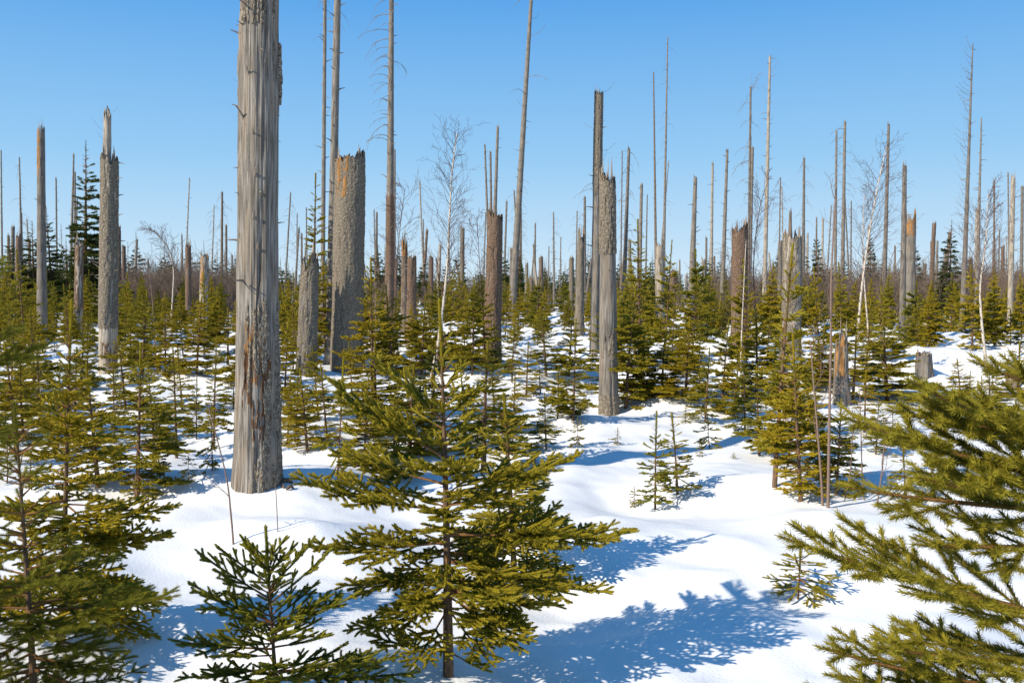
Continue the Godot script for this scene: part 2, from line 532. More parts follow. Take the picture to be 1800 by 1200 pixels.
# ------------------------------------------------------------------ dead trunks
func snag_mesh(L: float, r0: float, r1: float, o: Dictionary) -> Dictionary:
	var sides: int = o.get("sides", 14)
	var rows: int = o.get("rows", 16)
	var sd: float = o.get("seed", 1.0) * 17.3
	var jag: float = o.get("jag", r1 * 2.5)
	var rough: float = o.get("rough", 0.035)
	var flare: float = o.get("flare", 0.25)
	var cracks: int = o.get("cracks", 0)
	var knots: int = o.get("knots", 0)
	var crack_depth: float = minf(0.022, r0 * 0.10)
	var crack_width: float = maxf(0.006, TAU * r0 / sides * 0.75)
	var ytop := func(a: float) -> float:
		var slant := 0.5 - 0.5 * cos(a - sd * 2.1)
		var q := nd.get_noise_2d(cos(a) * 1.3 + sd, sin(a) * 1.3)
		var q2 := nd.get_noise_2d(cos(a) * 4.5 + sd, sin(a) * 4.5 + 40.0)
		return L - jag * (0.6 * pow(slant, 0.7) + 0.35 * clampf(0.5 + q, 0.0, 1.0) + 0.55 * clampf(0.5 + 1.5 * q2, 0.0, 1.0))
	var radius := func(a: float, y: float) -> float:
		var t := clampf(y / L, 0.0, 1.0)
		var r := lerpf(r0, r1, pow(t, 0.9))
		r *= 1.0 + flare * exp(-maxf(y, 0.0) / (r0 * 2.2)) * (1.0 + 0.5 * nd.get_noise_2d(cos(a) * 2.0 + sd, sin(a) * 2.0))
		r *= 1.0 + rough * (nd.get_noise_3d(cos(a) * 1.4 + sd, y * 0.9, sin(a) * 1.4) * 1.6 + nd.get_noise_3d(cos(a) * 5.0, y * 0.5 + sd, sin(a) * 5.0))
		for c in cracks:
			var ca := c * TAU / cracks + 0.5 * nd.get_noise_2d(c * 13.0 + sd, y * 0.25) + 0.06 * nd.get_noise_2d(c * 7.0 + sd, y * 2.5) + 0.9 * sin(c * 12.9 + sd)
			var da := absf(wrapf(a - ca, -PI, PI)) * r
			var on := smoothstep(-0.15, 0.2, nd.get_noise_2d(c * 31.0 + sd, y * 0.45))
			r -= crack_depth * on * exp(-pow(da / crack_width, 2.0))
		for k in knots:
			var ka := fmod(k * 2.4 + sd, TAU)
			var ky := L * fmod(k * 0.618 + 0.13, 1.0)
			var kd := Vector2(wrapf(a - ka, -PI, PI) * r / 0.055, (y - ky) / 0.075).length_squared()
			if kd < 6.0:
				r += 0.016 * exp(-kd)
		return r
	var g := grid(sides, rows, ytop, radius, -0.35, 0.0, 1.0, r0)
	# hollow, splintered end
	var top_start := rows * (sides + 1)
	var base := g.v.size()
	var low := L - jag * 1.6 - r1 * 0.8
	for ring in 2:
		for s in sides + 1:
			var vv: Vector3 = g.v[top_start + s]
			var f := 0.72 if ring == 0 else 0.15
			g.v.append(Vector3(vv.x * f, lerpf(vv.y, low, 0.12 if ring == 0 else 1.0), vv.z * f))
			g.n.append(Vector3(-vv.x, r1 * 1.5, -vv.z).normalized())
			g.uv.append(Vector2(float(s) / sides, vv.y))
	for s in sides:
		for ring in 2:
			var a := (top_start if ring == 0 else base) + s
			var c := base + ring * (sides + 1) + s
			g.i.append_array(PackedInt32Array([a, a + 1, c, a + 1, c + 1, c]))
	var m := ArrayMesh.new()
	g.add_to(m, o.get("wood", M.wood))
	var res := {"trunk": m, "radius": radius, "ytop": ytop}
	var sleeves := []
	for sl in o.get("sleeves", []):       # [part name, material, low y, high y, share covered, thickness, centre angle or null, half width, grain]
		var lo: float = sl[2]
		var hi: float = sl[3]
		var cover: float = sl[4]
		var thick: float = sl[5]
		var sr := func(a: float, y: float) -> float:
			var r: float = radius.call(a, y)
			var edge := minf((y - lo) / maxf(0.15, (hi - lo) * (0.30 if lo > 0.05 * L else 0.05)), (hi - y) / maxf(0.12, (hi - lo) * (0.30 if hi < 0.97 * L else 0.02)))
			var mask := nd.get_noise_3d(cos(a) * 1.7 + sd * 1.3, y * 0.8, sin(a) * 1.7 + 5.0) * 1.3 + nd.get_noise_3d(cos(a) * 5.0 + sd, y * 3.0, sin(a) * 5.0) * 0.7 + nd.get_noise_3d(cos(a) * 14.0 + sd, y * 9.0, sin(a) * 14.0) * 0.4
			mask += (cover - 0.5) * 2.2
			mask = minf(mask, edge + mask * 1.1 - 0.3)
			if sl[6] != null:
				mask = minf(mask, 0.75 - absf(wrapf(a - sl[6], -PI, PI)) / sl[7] * 0.8 + mask * 0.9)
			var flake := ncell.get_noise_3d(cos(a) * r * 1.0 + sd, y * 0.55, sin(a) * r * 1.0)
			return r + clampf(mask * 0.05, -0.012, thick) + (thick * 0.36 * sl[8] * flake if mask > 0.0 else 0.0) - 0.002
		var sg := grid(int(sides * sl[9]) if sl.size() > 9 else sides, int(rows * sl[10]) if sl.size() > 10 else rows, func(_a): return hi, sr, lo, 0.0, 1.0, r0)
		if hi > L - jag * 1.2:
			var st: int = sl[9] * sides if sl.size() > 9 else sides
			var rw: int = sl[10] * rows if sl.size() > 10 else rows
			for s in st + 1:
				var a := TAU * s / st
				for rr in rw + 1:
					var idx := rr * (st + 1) + s
					var lim: float = ytop.call(a) - 0.01
					if sg.v[idx].y > lim:
						sg.v[idx].y = lim
		var sm := ArrayMesh.new()
		sg.add_to(sm, sl[1])
		sleeves.append([sl[0], sm])
	res.sleeves = sleeves
	return res

func grid(sides: int, rows: int, ytop: Callable, radius: Callable, y0: float, _u: float, _w: float, r_ref: float) -> Geo:
	var g := Geo.new()
	var reps := maxf(1.0, roundf(TAU * r_ref / 0.55))
	var P := []
	for k in rows + 1:
		for s in sides + 1:
			var a := TAU * (s % sides) / sides
			var y := lerpf(y0, ytop.call(a), float(k) / rows)
			var r: float = radius.call(a, y)
			g.v.append(Vector3(cos(a) * r, y, sin(a) * r))
			g.uv.append(Vector2(reps * s / sides, y))
	var w := sides + 1
	g.n.resize(g.v.size())
	for k in rows + 1:
		for s in sides + 1:
			var l := k * w + (s - 1 if s > 0 else sides - 1)
			var r := k * w + (s + 1 if s < sides else 1)
			var dn := maxi(k - 1, 0) * w + s
			var upi := mini(k + 1, rows) * w + s
			var nn := (g.v[upi] - g.v[dn]).cross(g.v[r] - g.v[l])
			g.n[k * w + s] = nn.normalized() if nn.length() > 1e-9 else Vector3(g.v[k * w + s].x, 0, g.v[k * w + s].z).normalized()
	for k in rows:
		for s in sides:
			var a := k * w + s
			g.i.append_array(PackedInt32Array([a, a + 1, a + w, a + 1, a + w + 1, a + w]))
	return g

var dead := {}
func make_dead_branches() -> void:
	# unit-length dead branches along +x: stub, long drooping one, twiggy one, each in variants
	dead["splinter"] = []
	for variant in 4:
		rng.seed = 870 + variant
		var g0 := Geo.new()
		g0.tube(PackedVector3Array([Vector3(0, -0.25, 0), Vector3(0.02, 0.2, 0.01), Vector3(rng.randf_range(-0.06, 0.06), 0.6, rng.randf_range(-0.06, 0.06)), Vector3(rng.randf_range(-0.1, 0.1), 1.0, 0)]), PackedFloat32Array([0.16, 0.15, 0.09, 0.004]), 4, false)
		var m0 := ArrayMesh.new()
		g0.add_to(m0, M.fresh if variant == 0 else M.wood_pale)
		dead["splinter"].append(m0)
	for kind in ["stub", "droop", "spray", "hook"]:
		dead[kind] = []
		for variant in 4:
			rng.seed = 900 + variant * 7 + kind.length() * 31
			var g := Geo.new()
			var pts := PackedVector3Array()
			var rad := PackedFloat32Array()
			var steps := 4 if kind == "stub" else 9
			var p := Vector3(-0.04, 0, 0)
			var d := Vector3(1, rng.randf_range(-0.1, 0.35), rng.randf_range(-0.2, 0.2)).normalized()
			var bend := {"stub": -0.05, "droop": -0.17, "spray": -0.12, "hook": 0.16}[kind] as float
			var thick := 0.05 if kind == "stub" else 0.011
			for k in steps + 1:
				pts.append(p)
				rad.append(thick * (1.0 - 0.75 * k / steps))
				if k > 1 and kind != "stub" and (kind == "spray" or rng.randf() < 0.35) and k < steps:
					var q := PackedVector3Array([p])
					var qr := PackedFloat32Array([thick * 0.5])
					var qd := (d + Vector3(0, rng.randf_range(-0.7, 0.15), rng.randf_range(-0.9, 0.9))).normalized()
					var qp := p
					for j in 3:
						qp += qd * rng.randf_range(0.05, 0.11)
						qd = (qd + Vector3(0, -0.25, 0)).normalized()
						q.append(qp)
						qr.append(thick * (0.45 - 0.1 * j))
					g.tube(q, qr, 3, false)
				p += d / steps
				d = (d + Vector3(0, bend, rng.randf_range(-0.08, 0.08)) * rng.randf_range(0.5, 1.5)).normalized()
			g.tube(pts, rad, 4, true)
			var m := ArrayMesh.new()
			g.add_to(m, M.dead_twig)
			dead[kind].append(m)

# base where the trunk leaves the snow, or any visible low point when d is given; widths in photograph pixels
func snag(bx: float, by: float, tx: float, ty: float, wb: float, wt: float, d: float, label: String, group: String, o := {}, called := "dead_trunk") -> Node3D:
	var pv: Vector3
	if d <= 0.0:
		pv = ground_at(bx, by)
		d = -pv.z
	else:
		pv = at_depth(bx, by, d)
	var pt := at_depth(tx, ty, d)
	var ax := (pt - pv).normalized()
	var base := pv
	for it in 4:
		base += ax * ((terrain(base.x, base.z) - base.y) / ax.y)
	var L := base.distance_to(pt)
	var r0 := wb * 0.5 / F * d
	var r1 := wt * 0.5 / F * d
	r0 += (r0 - r1) * base.distance_to(pv) / pv.distance_to(pt)
	var sd: float = o.get("seed", bx * 0.37 + by * 0.11)
	o.seed = sd
	rng.seed = int(sd * 977.0) + 5
	var t := thing(called, label, "dead tree", base, group)
	var basis_y := ax
	var bz := Vector3(1, 0, 0).cross(basis_y).normalized()
	var bxv := basis_y.cross(bz).normalized()
	t.basis = Basis(bxv, basis_y, bz)
	var oo: Dictionary = o.duplicate()
	if o.has("sleeves"):
		var list := []
		for s in o.sleeves:
			var c: Array = s.duplicate()
			c[2] = L * c[2]
			c[3] = L * c[3]
			list.append(c)
		oo.sleeves = list
	var ms := snag_mesh(L, r0, r1, oo)
	part("trunk", ms.trunk, t)
	for s in ms.sleeves:
		part(s[0], s[1], t)
	var jag: float = o.get("jag", r1 * 2.5)
	for k in int(o.get("splinters", 6 if r1 > 0.075 else 0)):
		var a := TAU * k / 6.0 + rng.randf_range(-0.5, 0.5)
		var rim: float = ms.ytop.call(a)
		var hgt := clampf(jag * rng.randf_range(0.4, 1.5), 0.08, 0.45)
		var sp := part("splinter", dead["splinter"][0 if o.has("fresh_splinters") else rng.randi() % 4], t)
		var wide := clampf(r1 * 0.9, 0.05, 0.2) * rng.randf_range(0.6, 1.3)
		var rr: float = r1 * 0.86
		sp.transform = Transform3D(Basis(Vector3.UP, rng.randf() * TAU) * Basis.from_scale(Vector3(wide, hgt, wide * 0.6)), Vector3(cos(a) * rr, rim - 0.02, sin(a) * rr))
	for b in o.get("branches", []):     # [kind, count, low share, high share, length, spread, (centre azimuth, half range)]
		for k in int(b[1]):
			var f: float = lerpf(b[2], b[3], (k + rng.randf()) / b[1])
			var y := L * f
			var a := rng.randf() * TAU
			if b.size() > 6:
				a = b[6] + rng.randf_range(-b[7], b[7])
			var r: float = ms.radius.call(a, y)
			var len_: float = b[4] * rng.randf_range(0.5, 1.35)
			var mlist: Array = dead[b[0]]
			var n := part("branch", mlist[rng.randi() % 4], t)
			var out := Vector3(cos(a), 0, sin(a))
			var tilt := deg_to_rad(rng.randf_range(-b[5], b[5]))
			var xax := (out * cos(tilt) + Vector3.UP * sin(tilt)).normalized()
			var zax := xax.cross(Vector3.UP).normalized()
			var yax := zax.cross(xax).normalized()
			var th: float = o.get("twig_thick", 1.0) * clampf(0.4 / maxf(len_, 0.05), 0.7, 3.0) if b[0] == "stub" else o.get("twig_thick", 1.0)
			n.transform = Transform3D(Basis(xax * len_, yax * len_ * th, zax * len_ * th), Vector3(0, y, 0) + out * (r - 0.01))
	return t

# ------------------------------------------------------------------ bare broadleaf trees
func twigs(g: Geo, p: Vector3, d: Vector3, length: float, r: float, order: int, o: Dictionary) -> void:
	var steps := 5 if order < 2 else 3
	var pts := PackedVector3Array([p])
	var rad := PackedFloat32Array([r])
	var dd := d
	var q := p
	for s in steps:
		dd = (dd + Vector3(rng.randf_range(-1, 1), rng.randf_range(-0.6, 1.0) * o.up, rng.randf_range(-1, 1)) * 0.16).normalized()
		q += dd * length / steps
		pts.append(q)
		rad.append(maxf(o.rmin, r * (1.0 - 0.8 * (s + 1) / steps)))
		if order < o.order:
			for k in o.per:
				if rng.randf() < 0.75:
					var side := dd.cross(Vector3(rng.randf_range(-1, 1), rng.randf_range(-1, 1), rng.randf_range(-1, 1))).normalized()
					var a := deg_to_rad(rng.randf_range(25, 50))
					twigs(g, q, (dd * cos(a) + side * sin(a)).normalized(), length * rng.randf_range(0.35, 0.6), rad[-1] * 0.7, order + 1, o)
	g.tube(pts, rad, 3, false)

func bare_crown(sd: int, stem: PackedVector3Array, from: float, n: int, length: float, o: Dictionary, material: Material) -> ArrayMesh:
	rng.seed = sd
	var g := Geo.new()
	var total := stem.size() - 1
	for k in n:
		var f := lerpf(from, 0.99, (k + rng.randf()) / n) * total
		var i := mini(int(f), total - 1)
		var p := stem[i].lerp(stem[i + 1], f - i)
		var ax := (stem[i + 1] - stem[i]).normalized()
		var a := rng.randf() * TAU
		var out := Vector3(cos(a), 0, sin(a))
		var d: Vector3 = (ax * o.get("rise", 0.9) + out * 0.75).normalized()
		twigs(g, p, d, length * (1.15 - 0.75 * f / total) * rng.randf_range(0.7, 1.2), o.r, 0, o)
	var m := ArrayMesh.new()
	g.add_to(m, material)
	return m

# stem through photograph points at depth d
func birch(pts_px: Array, d: float, w0: float, w1: float, label: String, o: Dictionary, called := "birch_tree", category := "birch", stem_mat: Material = null) -> Node3D:
	var wp := PackedVector3Array()
	for p in pts_px:
		wp.append(at_depth(p[0], p[1], d))
	var base := wp[0]
	base.y = terrain(base.x, base.z)
	base.x = wp[0].x + (wp[0].x - wp[1].x) * clampf((wp[0].y - base.y) / maxf(0.1, wp[1].y - wp[0].y), -0.5, 1.5) * 0.6
	base.y = terrain(base.x, base.z)
	var t := thing(called, label, category, base, o.get("group", ""))
	var pts := PackedVector3Array([Vector3(0, -0.25, 0)])
	if wp[0].y - base.y > 0.15:
		pts.append(Vector3.ZERO)
	for p in wp:
		pts.append(p - base)
	var c := Curve3D.new()
	for k in pts.size():
		var tang := (pts[mini(k + 1, pts.size() - 1)] - pts[maxi(k - 1, 0)]) * 0.17
		c.add_point(pts[k], -tang, tang)
	var fine := PackedVector3Array()
	var rad := PackedFloat32Array()
	for k in 25:
		fine.append(c.sample_baked(c.get_baked_length() * k / 24.0))
		rad.append(lerpf(w0, w1, pow(k / 24.0, 0.65)) * 0.5 / F * d)
	var g := Geo.new()
	g.tube(fine, rad, 8, true)
	var m := ArrayMesh.new()
	g.add_to(m, stem_mat if stem_mat else M.birch)
	part("trunk", m, t)
	if o.n > 0:
		part("crown", bare_crown(o.seed, fine, o.from, o.n, o.len, o, o.get("mat", M.birch_twig)), t)
	return t

# ------------------------------------------------------------------ the scene
func setup_view() -> void:
	var cam := Camera3D.new()
	cam.fov = rad_to_deg(2.0 * atan(600.0 / F))
	cam.near = 0.05
	cam.far = 2000.0
	add_child(cam)
	cam.position = Vector3(0, EYE, 0)
	cam.rotation.x = -PITCH
	cam.current = true
	var env := Environment.new()
	var sky := Sky.new()
	# clear winter sky: pale at the horizon, deep blue overhead (linear radiance against the sine-free elevation in degrees)
	var stops := [[0.0, Vector3(0.70, 0.85, 0.95)], [3.0, Vector3(0.53, 0.75, 0.94)], [8.0, Vector3(0.31, 0.60, 0.91)], [17.0, Vector3(0.11, 0.385, 0.83)], [30.0, Vector3(0.052, 0.25, 0.60)], [50.0, Vector3(0.036, 0.17, 0.41)], [90.0, Vector3(0.03, 0.13, 0.31)]]
	var im := Image.create(64, 512, false, Image.FORMAT_RGBF)
	for y in 512:
		var e := 90.0 - 180.0 * (y + 0.5) / 512.0
		var c: Vector3 = stops[0][1] * 0.9
		for k in stops.size() - 1:
			if e >= stops[k][0]:
				c = stops[k][1].lerp(stops[k + 1][1], minf(1.0, (e - stops[k][0]) / (stops[k + 1][0] - stops[k][0])))
		c = c / EXPOSURE
		for x in 64:
			im.set_pixel(x, y, Color(c.x, c.y, c.z))
	var sm := PanoramaSkyMaterial.new()
	sm.panorama = ImageTexture.create_from_image(im)
	sky.sky_material = sm
	env.background_mode = Environment.BG_SKY
	env.sky = sky
	env.tonemap_mode = Environment.TONE_MAPPER_LINEAR
	env.tonemap_exposure = EXPOSURE
	env.sdfgi_enabled = true
	env.ssao_enabled = true
	env.ssil_enabled = true
	var we := WorldEnvironment.new()
	we.environment = env
	add_child(we)
	var sun := DirectionalLight3D.new()
	sun.light_energy = 1.6
	sun.light_angular_distance = 0.5
	sun.light_color = Color(1.0, 0.955, 0.87)
	sun.shadow_enabled = true
	add_child(sun)
	var el := deg_to_rad(32.0)
	var az := deg_to_rad(57.0)
	sun.look_at_from_position(Vector3.ZERO, Vector3(sin(az) * cos(el), -sin(el), -cos(az) * cos(el)))

func setup_noise() -> void:
	var list := [[na, 0.10, 3, 11], [nb, 0.42, 2, 12], [nc, 1.6, 3, 13], [nd, 1.0, 2, 14]]
	for l in list:
		l[0].noise_type = FastNoiseLite.TYPE_SIMPLEX_SMOOTH
		l[0].frequency = l[1]
		l[0].fractal_octaves = l[2]
		l[0].seed = l[3]
	ncell.noise_type = FastNoiseLite.TYPE_CELLULAR
	ncell.cellular_return_type = FastNoiseLite.RETURN_CELL_VALUE
	ncell.frequency = 46.0
	ncell.seed = 6

func _ready() -> void:
	setup_view()
	setup_noise()
	make_materials()
	rng.seed = 77
	make_lods()
	make_dead_branches()
	snow_ground()
	dead_trunks()
	foreground_spruces()
	stand_of_spruces()
	birches()
	far_wood()

func dead_trunks() -> void:
	var W: Material = M.wood
	# the thick near trunk that runs out of the picture
	snag(450, 850, 458, -240, 77, 60, 0.0, "thick weathered grey dead trunk with brown rot patch near its foot", "", {"sides": 210, "rows": 330, "cracks": 8, "knots": 34, "rough": 0.05, "flare": 0.12, "seed": 4.0, "wood": M.wood,
		"sleeves": [["bark", M.bark, -0.01, 0.30, 0.50, 0.014, 0.62, 0.95, 1.0, 1.0, 0.5], ["rotten_wood", M.rot, 0.07, 0.22, 0.60, 0.009, 1.25, 0.55, 0.6, 1.0, 0.4], ["bare_sapwood", M.fresh, 0.15, 0.27, 0.62, 0.004, 1.4, 0.4, 0.2, 1.0, 0.3], ["bark", M.bark, 0.74, 0.84, 0.62, 0.014, 1.9, 0.8, 1.0, 1.0, 0.3], ["bark", M.bark, 0.62, 0.72, 0.55, 0.022, 0.05, 0.4, 1.0, 1.0, 0.3]],
		"branches": [["stub", 9, 0.25, 0.80, 0.075, 20, PI, 0.6], ["stub", 12, 0.28, 0.80, 0.11, 35, 1.7, 0.7], ["stub", 6, 0.4, 0.8, 0.05, 20, 0.0, 0.4], ["hook", 2, 0.30, 0.36, 0.16, 15, PI, 0.3], ["hook", 1, 0.65, 0.655, 0.22, 15, PI, 0.1]], "twig_thick": 0.8})
	# barked stump and its neighbours
	snag(609, 655, 616, 262, 53, 49, 0.0, "wide flaky barked broken trunk with orange wood at its ragged top", "", {"sides": 72, "rows": 120, "jag": 0.26, "flare": 0.03, "seed": 9.0, "wood": M.wood_brown,
		"sleeves": [["bark", M.bark, 0.0, 1.0, 0.86, 0.022, null, 0.0, 1.3, 1.4, 1.6], ["bare_sapwood", M.fresh, 0.78, 0.995, 0.7, 0.030, 2.2, 0.4, 0.2]], "branches": [["stub", 4, 0.3, 0.9, 0.12, 20]]})
	snag(538, 658, 546, 438, 35, 28, 0.0, "short barked broken trunk with dark scooped top beside the thick grey trunk", "", {"sides": 48, "rows": 70, "jag": 0.55, "flare": 0.04, "seed": 13.0, "wood": M.wood_dark, "sleeves": [["bark", M.bark, 0.0, 0.97, 0.66, 0.018, null, 0.0, 1.2, 1.3, 1.3]], "branches": [["stub", 5, 0.3, 0.9, 0.1, 20]]})
	snag(189, 655, 192, 262, 32, 27, 0.0, "tall barked dead trunk with pale splintered spike rising from its top", "", {"sides": 48, "rows": 120, "jag": 0.35, "flare": 0.02, "seed": 17.0, "wood": M.wood_pale, "sleeves": [["bark", M.bark, 0.20, 1.0, 0.80, 0.018, null, 0.0, 1.2, 1.3, 1.4], ["bark", M.bark_brown, 0.02, 0.14, 0.5, 0.02, 1.0, 0.8, 1.2]],
		"branches": [["stub", 10, 0.3, 0.99, 0.2, 20, 0.1, 0.6], ["stub", 8, 0.28, 0.5, 0.22, 20, PI, 0.6]]})
	var dd := -ground_at(189, 655).z
	var t: Node3D = get_child(get_child_count() - 1)
	var g1 := snag_mesh((262.0 - 190.0) / F * dd + 0.6, 14.0 / F * dd * 0.5, 12.0 / F * dd * 0.5, {"sides": 24, "rows": 24, "jag": 0.3, "flare": 0.0, "seed": 6.0, "wood": M.wood_pale, "rough": 0.07})
	var spike := part("splintered_spike", g1.trunk, t)
	spike.position = Vector3(-0.05, 393.0 / F * dd - 0.55, 0.02)
	for k in 4:
		var b := part("branch", dead["hook"][k % 4], spike)
		var L: float = [0.32, 0.4, 0.3, 0.3][k]
		b.transform = Transform3D(Basis(Vector3(0, 1, 0), [PI, PI + 0.2, PI - 0.3, 0.2][k]).scaled(Vector3.ONE * L), Vector3(0.0, 0.7 + k * 0.2, 0))
	snag(864, 645, 871, 362, 32, 23, 0.0, "barked broken trunk with three thin dead poles behind it", "", {"sides": 48, "rows": 90, "jag": 0.3, "flare": 0.04, "seed": 21.0, "wood": M.wood_brown, "sleeves": [["bark", M.bark_brown, 0.0, 1.0, 0.78, 0.02, null, 0.0, 1.2, 1.3, 1.4]], "branches": [["stub", 5, 0.3, 0.98, 0.12, 20]]})
	snag(1070, 729, 1068, 286, 35, 24, 0.0, "grey debarked broken trunk with bark left on its upper part, standing in open snow", "", {"sides": 72, "rows": 150, "jag": 0.28, "flare": 0.05, "cracks": 7, "seed": 25.0, "wood": M.wood, "sleeves": [["bark", M.bark, 0.64, 1.0, 0.78, 0.018, 1.0, 2.6, 1.2, 1.3, 0.9], ["bare_sapwood", M.fresh, 0.62, 0.98, 0.45, 0.010, 2.2, 0.6, 0.2, 1.0, 0.4], ["bark", M.bark, 0.22, 0.32, 0.62, 0.022, 1.6, 0.5, 1.0, 1.0, 0.3], ["bark", M.bark, -0.01, 0.08, 0.6, 0.014, 1.0, 1.4, 1.0, 1.0, 0.3]], "branches": [["stub", 8, 0.3, 0.9, 0.05, 20]]})
	snag(1045, 622, 1053, 155, 17.5, 14, 0.0, "tall slim dead trunk with bark only on its upper half, behind the grey debarked trunk", "", {"sides": 40, "rows": 110, "jag": 0.15, "flare": 0.03, "cracks": 4, "seed": 29.0, "wood": M.wood, "sleeves": [["bark", M.bark, 0.62, 1.0, 0.74, 0.016, null, 0.0, 1.2, 1.3, 1.0]], "branches": [["hook", 9, 0.6, 0.99, 0.42, 20], ["stub", 6, 0.4, 0.9, 0.2, 20], ["droop", 2, 0.62, 0.66, 0.6, 10, PI, 0.3]]})
	snag(579, 640, 600, -330, 17, 9, 0.0, "very tall smooth grey pole trunk beside the wide barked one", "", {"sides": 24, "rows": 40, "seed": 31.0, "branches": [["stub", 24, 0.3, 0.9, 0.15, 20], ["droop", 7, 0.45, 0.75, 0.5, 25]]})
	snag(567, 500, 573, -260, 8, 5, 34.0, "very tall thin pole trunk with many short side stubs", "", {"sides": 16, "rows": 40, "seed": 33.0, "branches": [["stub", 42, 0.2, 0.98, 0.22, 20], ["droop", 12, 0.6, 0.8, 0.8, 25]]})
	snag(684, 600, 689, -170, 17, 6, 0.0, "very tall dead trunk with drooping grey branches, brown bark below", "", {"sides": 24, "rows": 60, "seed": 35.0, "wood": M.wood, "sleeves": [["bark", M.bark_brown, 0.0, 0.34, 0.85, 0.015, null, 0.0, 1.0, 1.0, 0.6]], "branches": [["stub", 40, 0.25, 0.95, 0.25, 20], ["droop", 26, 0.45, 0.95, 1.0, 20, PI, 1.0], ["spray", 8, 0.55, 0.95, 1.0, 20]]})
	snag(899, 565, 938, -70, 14, 5, 0.0, "tall leaning pale grey dead trunk with a few hanging branches", "", {"sides": 20, "rows": 40, "seed": 37.0, "branches": [["stub", 26, 0.2, 0.95, 0.35, 20], ["hook", 6, 0.6, 0.95, 0.9, 20], ["droop", 5, 0.6, 0.98, 1.4, 20]]})
	# clearly seen middle trunks
	snag(73, 555, 71, 201, 17, 12, 30.0, "straight grey dead trunk with split pointed tip by the dark old spruces", "", {"sides": 32, "rows": 60, "jag": 0.7, "seed": 41.0, "wood": M.wood_dark, "sleeves": [["bare_sapwood", M.fresh, 0.72, 0.97, 0.5, 0.008, 2.4, 0.8, 0.3]], "branches": [["stub", 9, 0.3, 0.98, 0.1, 20]]})
	snag(137, 570, 139, 415, 15, 12, 36.0, "stout mottled dead trunk among thin poles below the old spruce", "", {"sides": 28, "rows": 40, "seed": 43.0, "wood": M.wood_pale, "sleeves": [["bark", M.bark_brown, 0.1, 1.0, 0.6, 0.02, null, 0.0, 1.0]]})
	snag(356, 605, 359, 442, 17, 13, 0.0, "tan debarked broken trunk standing among low spruces", "", {"sides": 32, "rows": 50, "jag": 0.25, "seed": 45.0, "wood": M.wood_pale, "sleeves": [["bark", M.bark, 0.3, 1.0, 0.35, 0.015, 0.3, 1.2, 1.0], ["bare_sapwood", M.fresh, 0.5, 0.95, 0.5, 0.01, 1.8, 0.6, 0.2]], "branches": [["stub", 5, 0.4, 0.9, 0.12, 20]]})
	snag(331, 570, 330, 422, 10, 8.5, 50.0, "dark barked broken trunk behind the tan debarked one", "", {"sides": 24, "rows": 40, "seed": 47.0, "wood": M.wood_dark, "sleeves": [["bark", M.bark_brown, 0.0, 1.0, 0.8, 0.02, null, 0.0, 1.0]]})
	snag(723, 600, 724, 447, 18, 14, 0.0, "reddish barked flat-topped trunk behind the bare birch", "", {"sides": 30, "rows": 50, "jag": 0.12, "seed": 51.0, "wood": M.wood_brown, "sleeves": [["bark", M.bark_brown, 0.0, 1.0, 0.85, 0.02, null, 0.0, 1.2]], "branches": [["stub", 6, 0.4, 0.95, 0.3, 20]]})
	snag(711, 520, 711, 393, 13, 9, 40.0, "brown trunk with orange splintered spear tip", "", {"sides": 26, "rows": 50, "jag": 1.0, "seed": 52.0, "wood": M.wood_brown, "sleeves": [["bare_sapwood", M.fresh, 0.7, 0.99, 0.75, 0.01, 1.4, 1.2, 0.2]], "branches": [["stub", 6, 0.4, 0.95, 0.3, 20]]})
	snag(1019, 545, 1022, 397, 15, 10, 38.0, "barked conical trunk behind the twin trunks' stand", "", {"sides": 26, "rows": 50, "jag": 0.5, "seed": 53.0, "sleeves": [["bark", M.bark, 0.0, 1.0, 0.7, 0.02, null, 0.0, 1.0]]})
	snag(1300, 620, 1301, 388, 26, 25, 0.0, "thick reddish barked broken trunk with ragged top beside a slim white stem", "", {"sides": 48, "rows": 80, "jag": 0.3, "seed": 55.0, "wood": M.wood_brown, "sleeves": [["bark", M.bark_brown, 0.0, 1.0, 0.82, 0.022, null, 0.0, 1.2, 1.3, 1.3]], "branches": [["stub", 5, 0.3, 0.95, 0.15, 20]]})
	snag(1390, 630, 1394, 405, 32, 30, 0.0, "thick patchy barked broken trunk with a thin spike on top", "", {"sides": 56, "rows": 90, "jag": 0.2, "flare": 0.04, "seed": 57.0, "wood": M.wood_pale, "sleeves": [["bark", M.bark, 0.0, 1.0, 0.6, 0.025, null, 0.0, 1.2, 1.3, 1.3], ["bare_sapwood", M.fresh, 0.7, 0.98, 0.4, 0.008, 2.0, 0.6, 0.2]], "branches": [["stub", 5, 0.3, 0.95, 0.15, 20]]})
	dd = -ground_at(1390, 630).z
	var g2 := snag_mesh(0.75, 0.05, 0.03, {"sides": 14, "rows": 14, "jag": 0.25, "flare": 0.2, "seed": 8.0, "wood": M.wood_brown})
	var sp2 := part("spike", g2.trunk, get_child(get_child_count() - 1))
	sp2.position = Vector3(-0.07, 225.0 / F * dd - 0.1, 0)
	snag(1598, 592, 1602, 370, 21, 17, 0.0, "grey knotty broken trunk crowned by bright orange splinter", "", {"sides": 40, "rows": 80, "jag": 0.55, "cracks": 5, "seed": 59.0, "wood": M.wood, "fresh_splinters": true, "splinters": 9, "sleeves": [["bare_sapwood", M.fresh, 0.80, 1.0, 0.66, 0.010, null, 0.0, 0.2, 1.0, 0.5]], "branches": [["stub", 16, 0.3, 0.9, 0.12, 30]]})
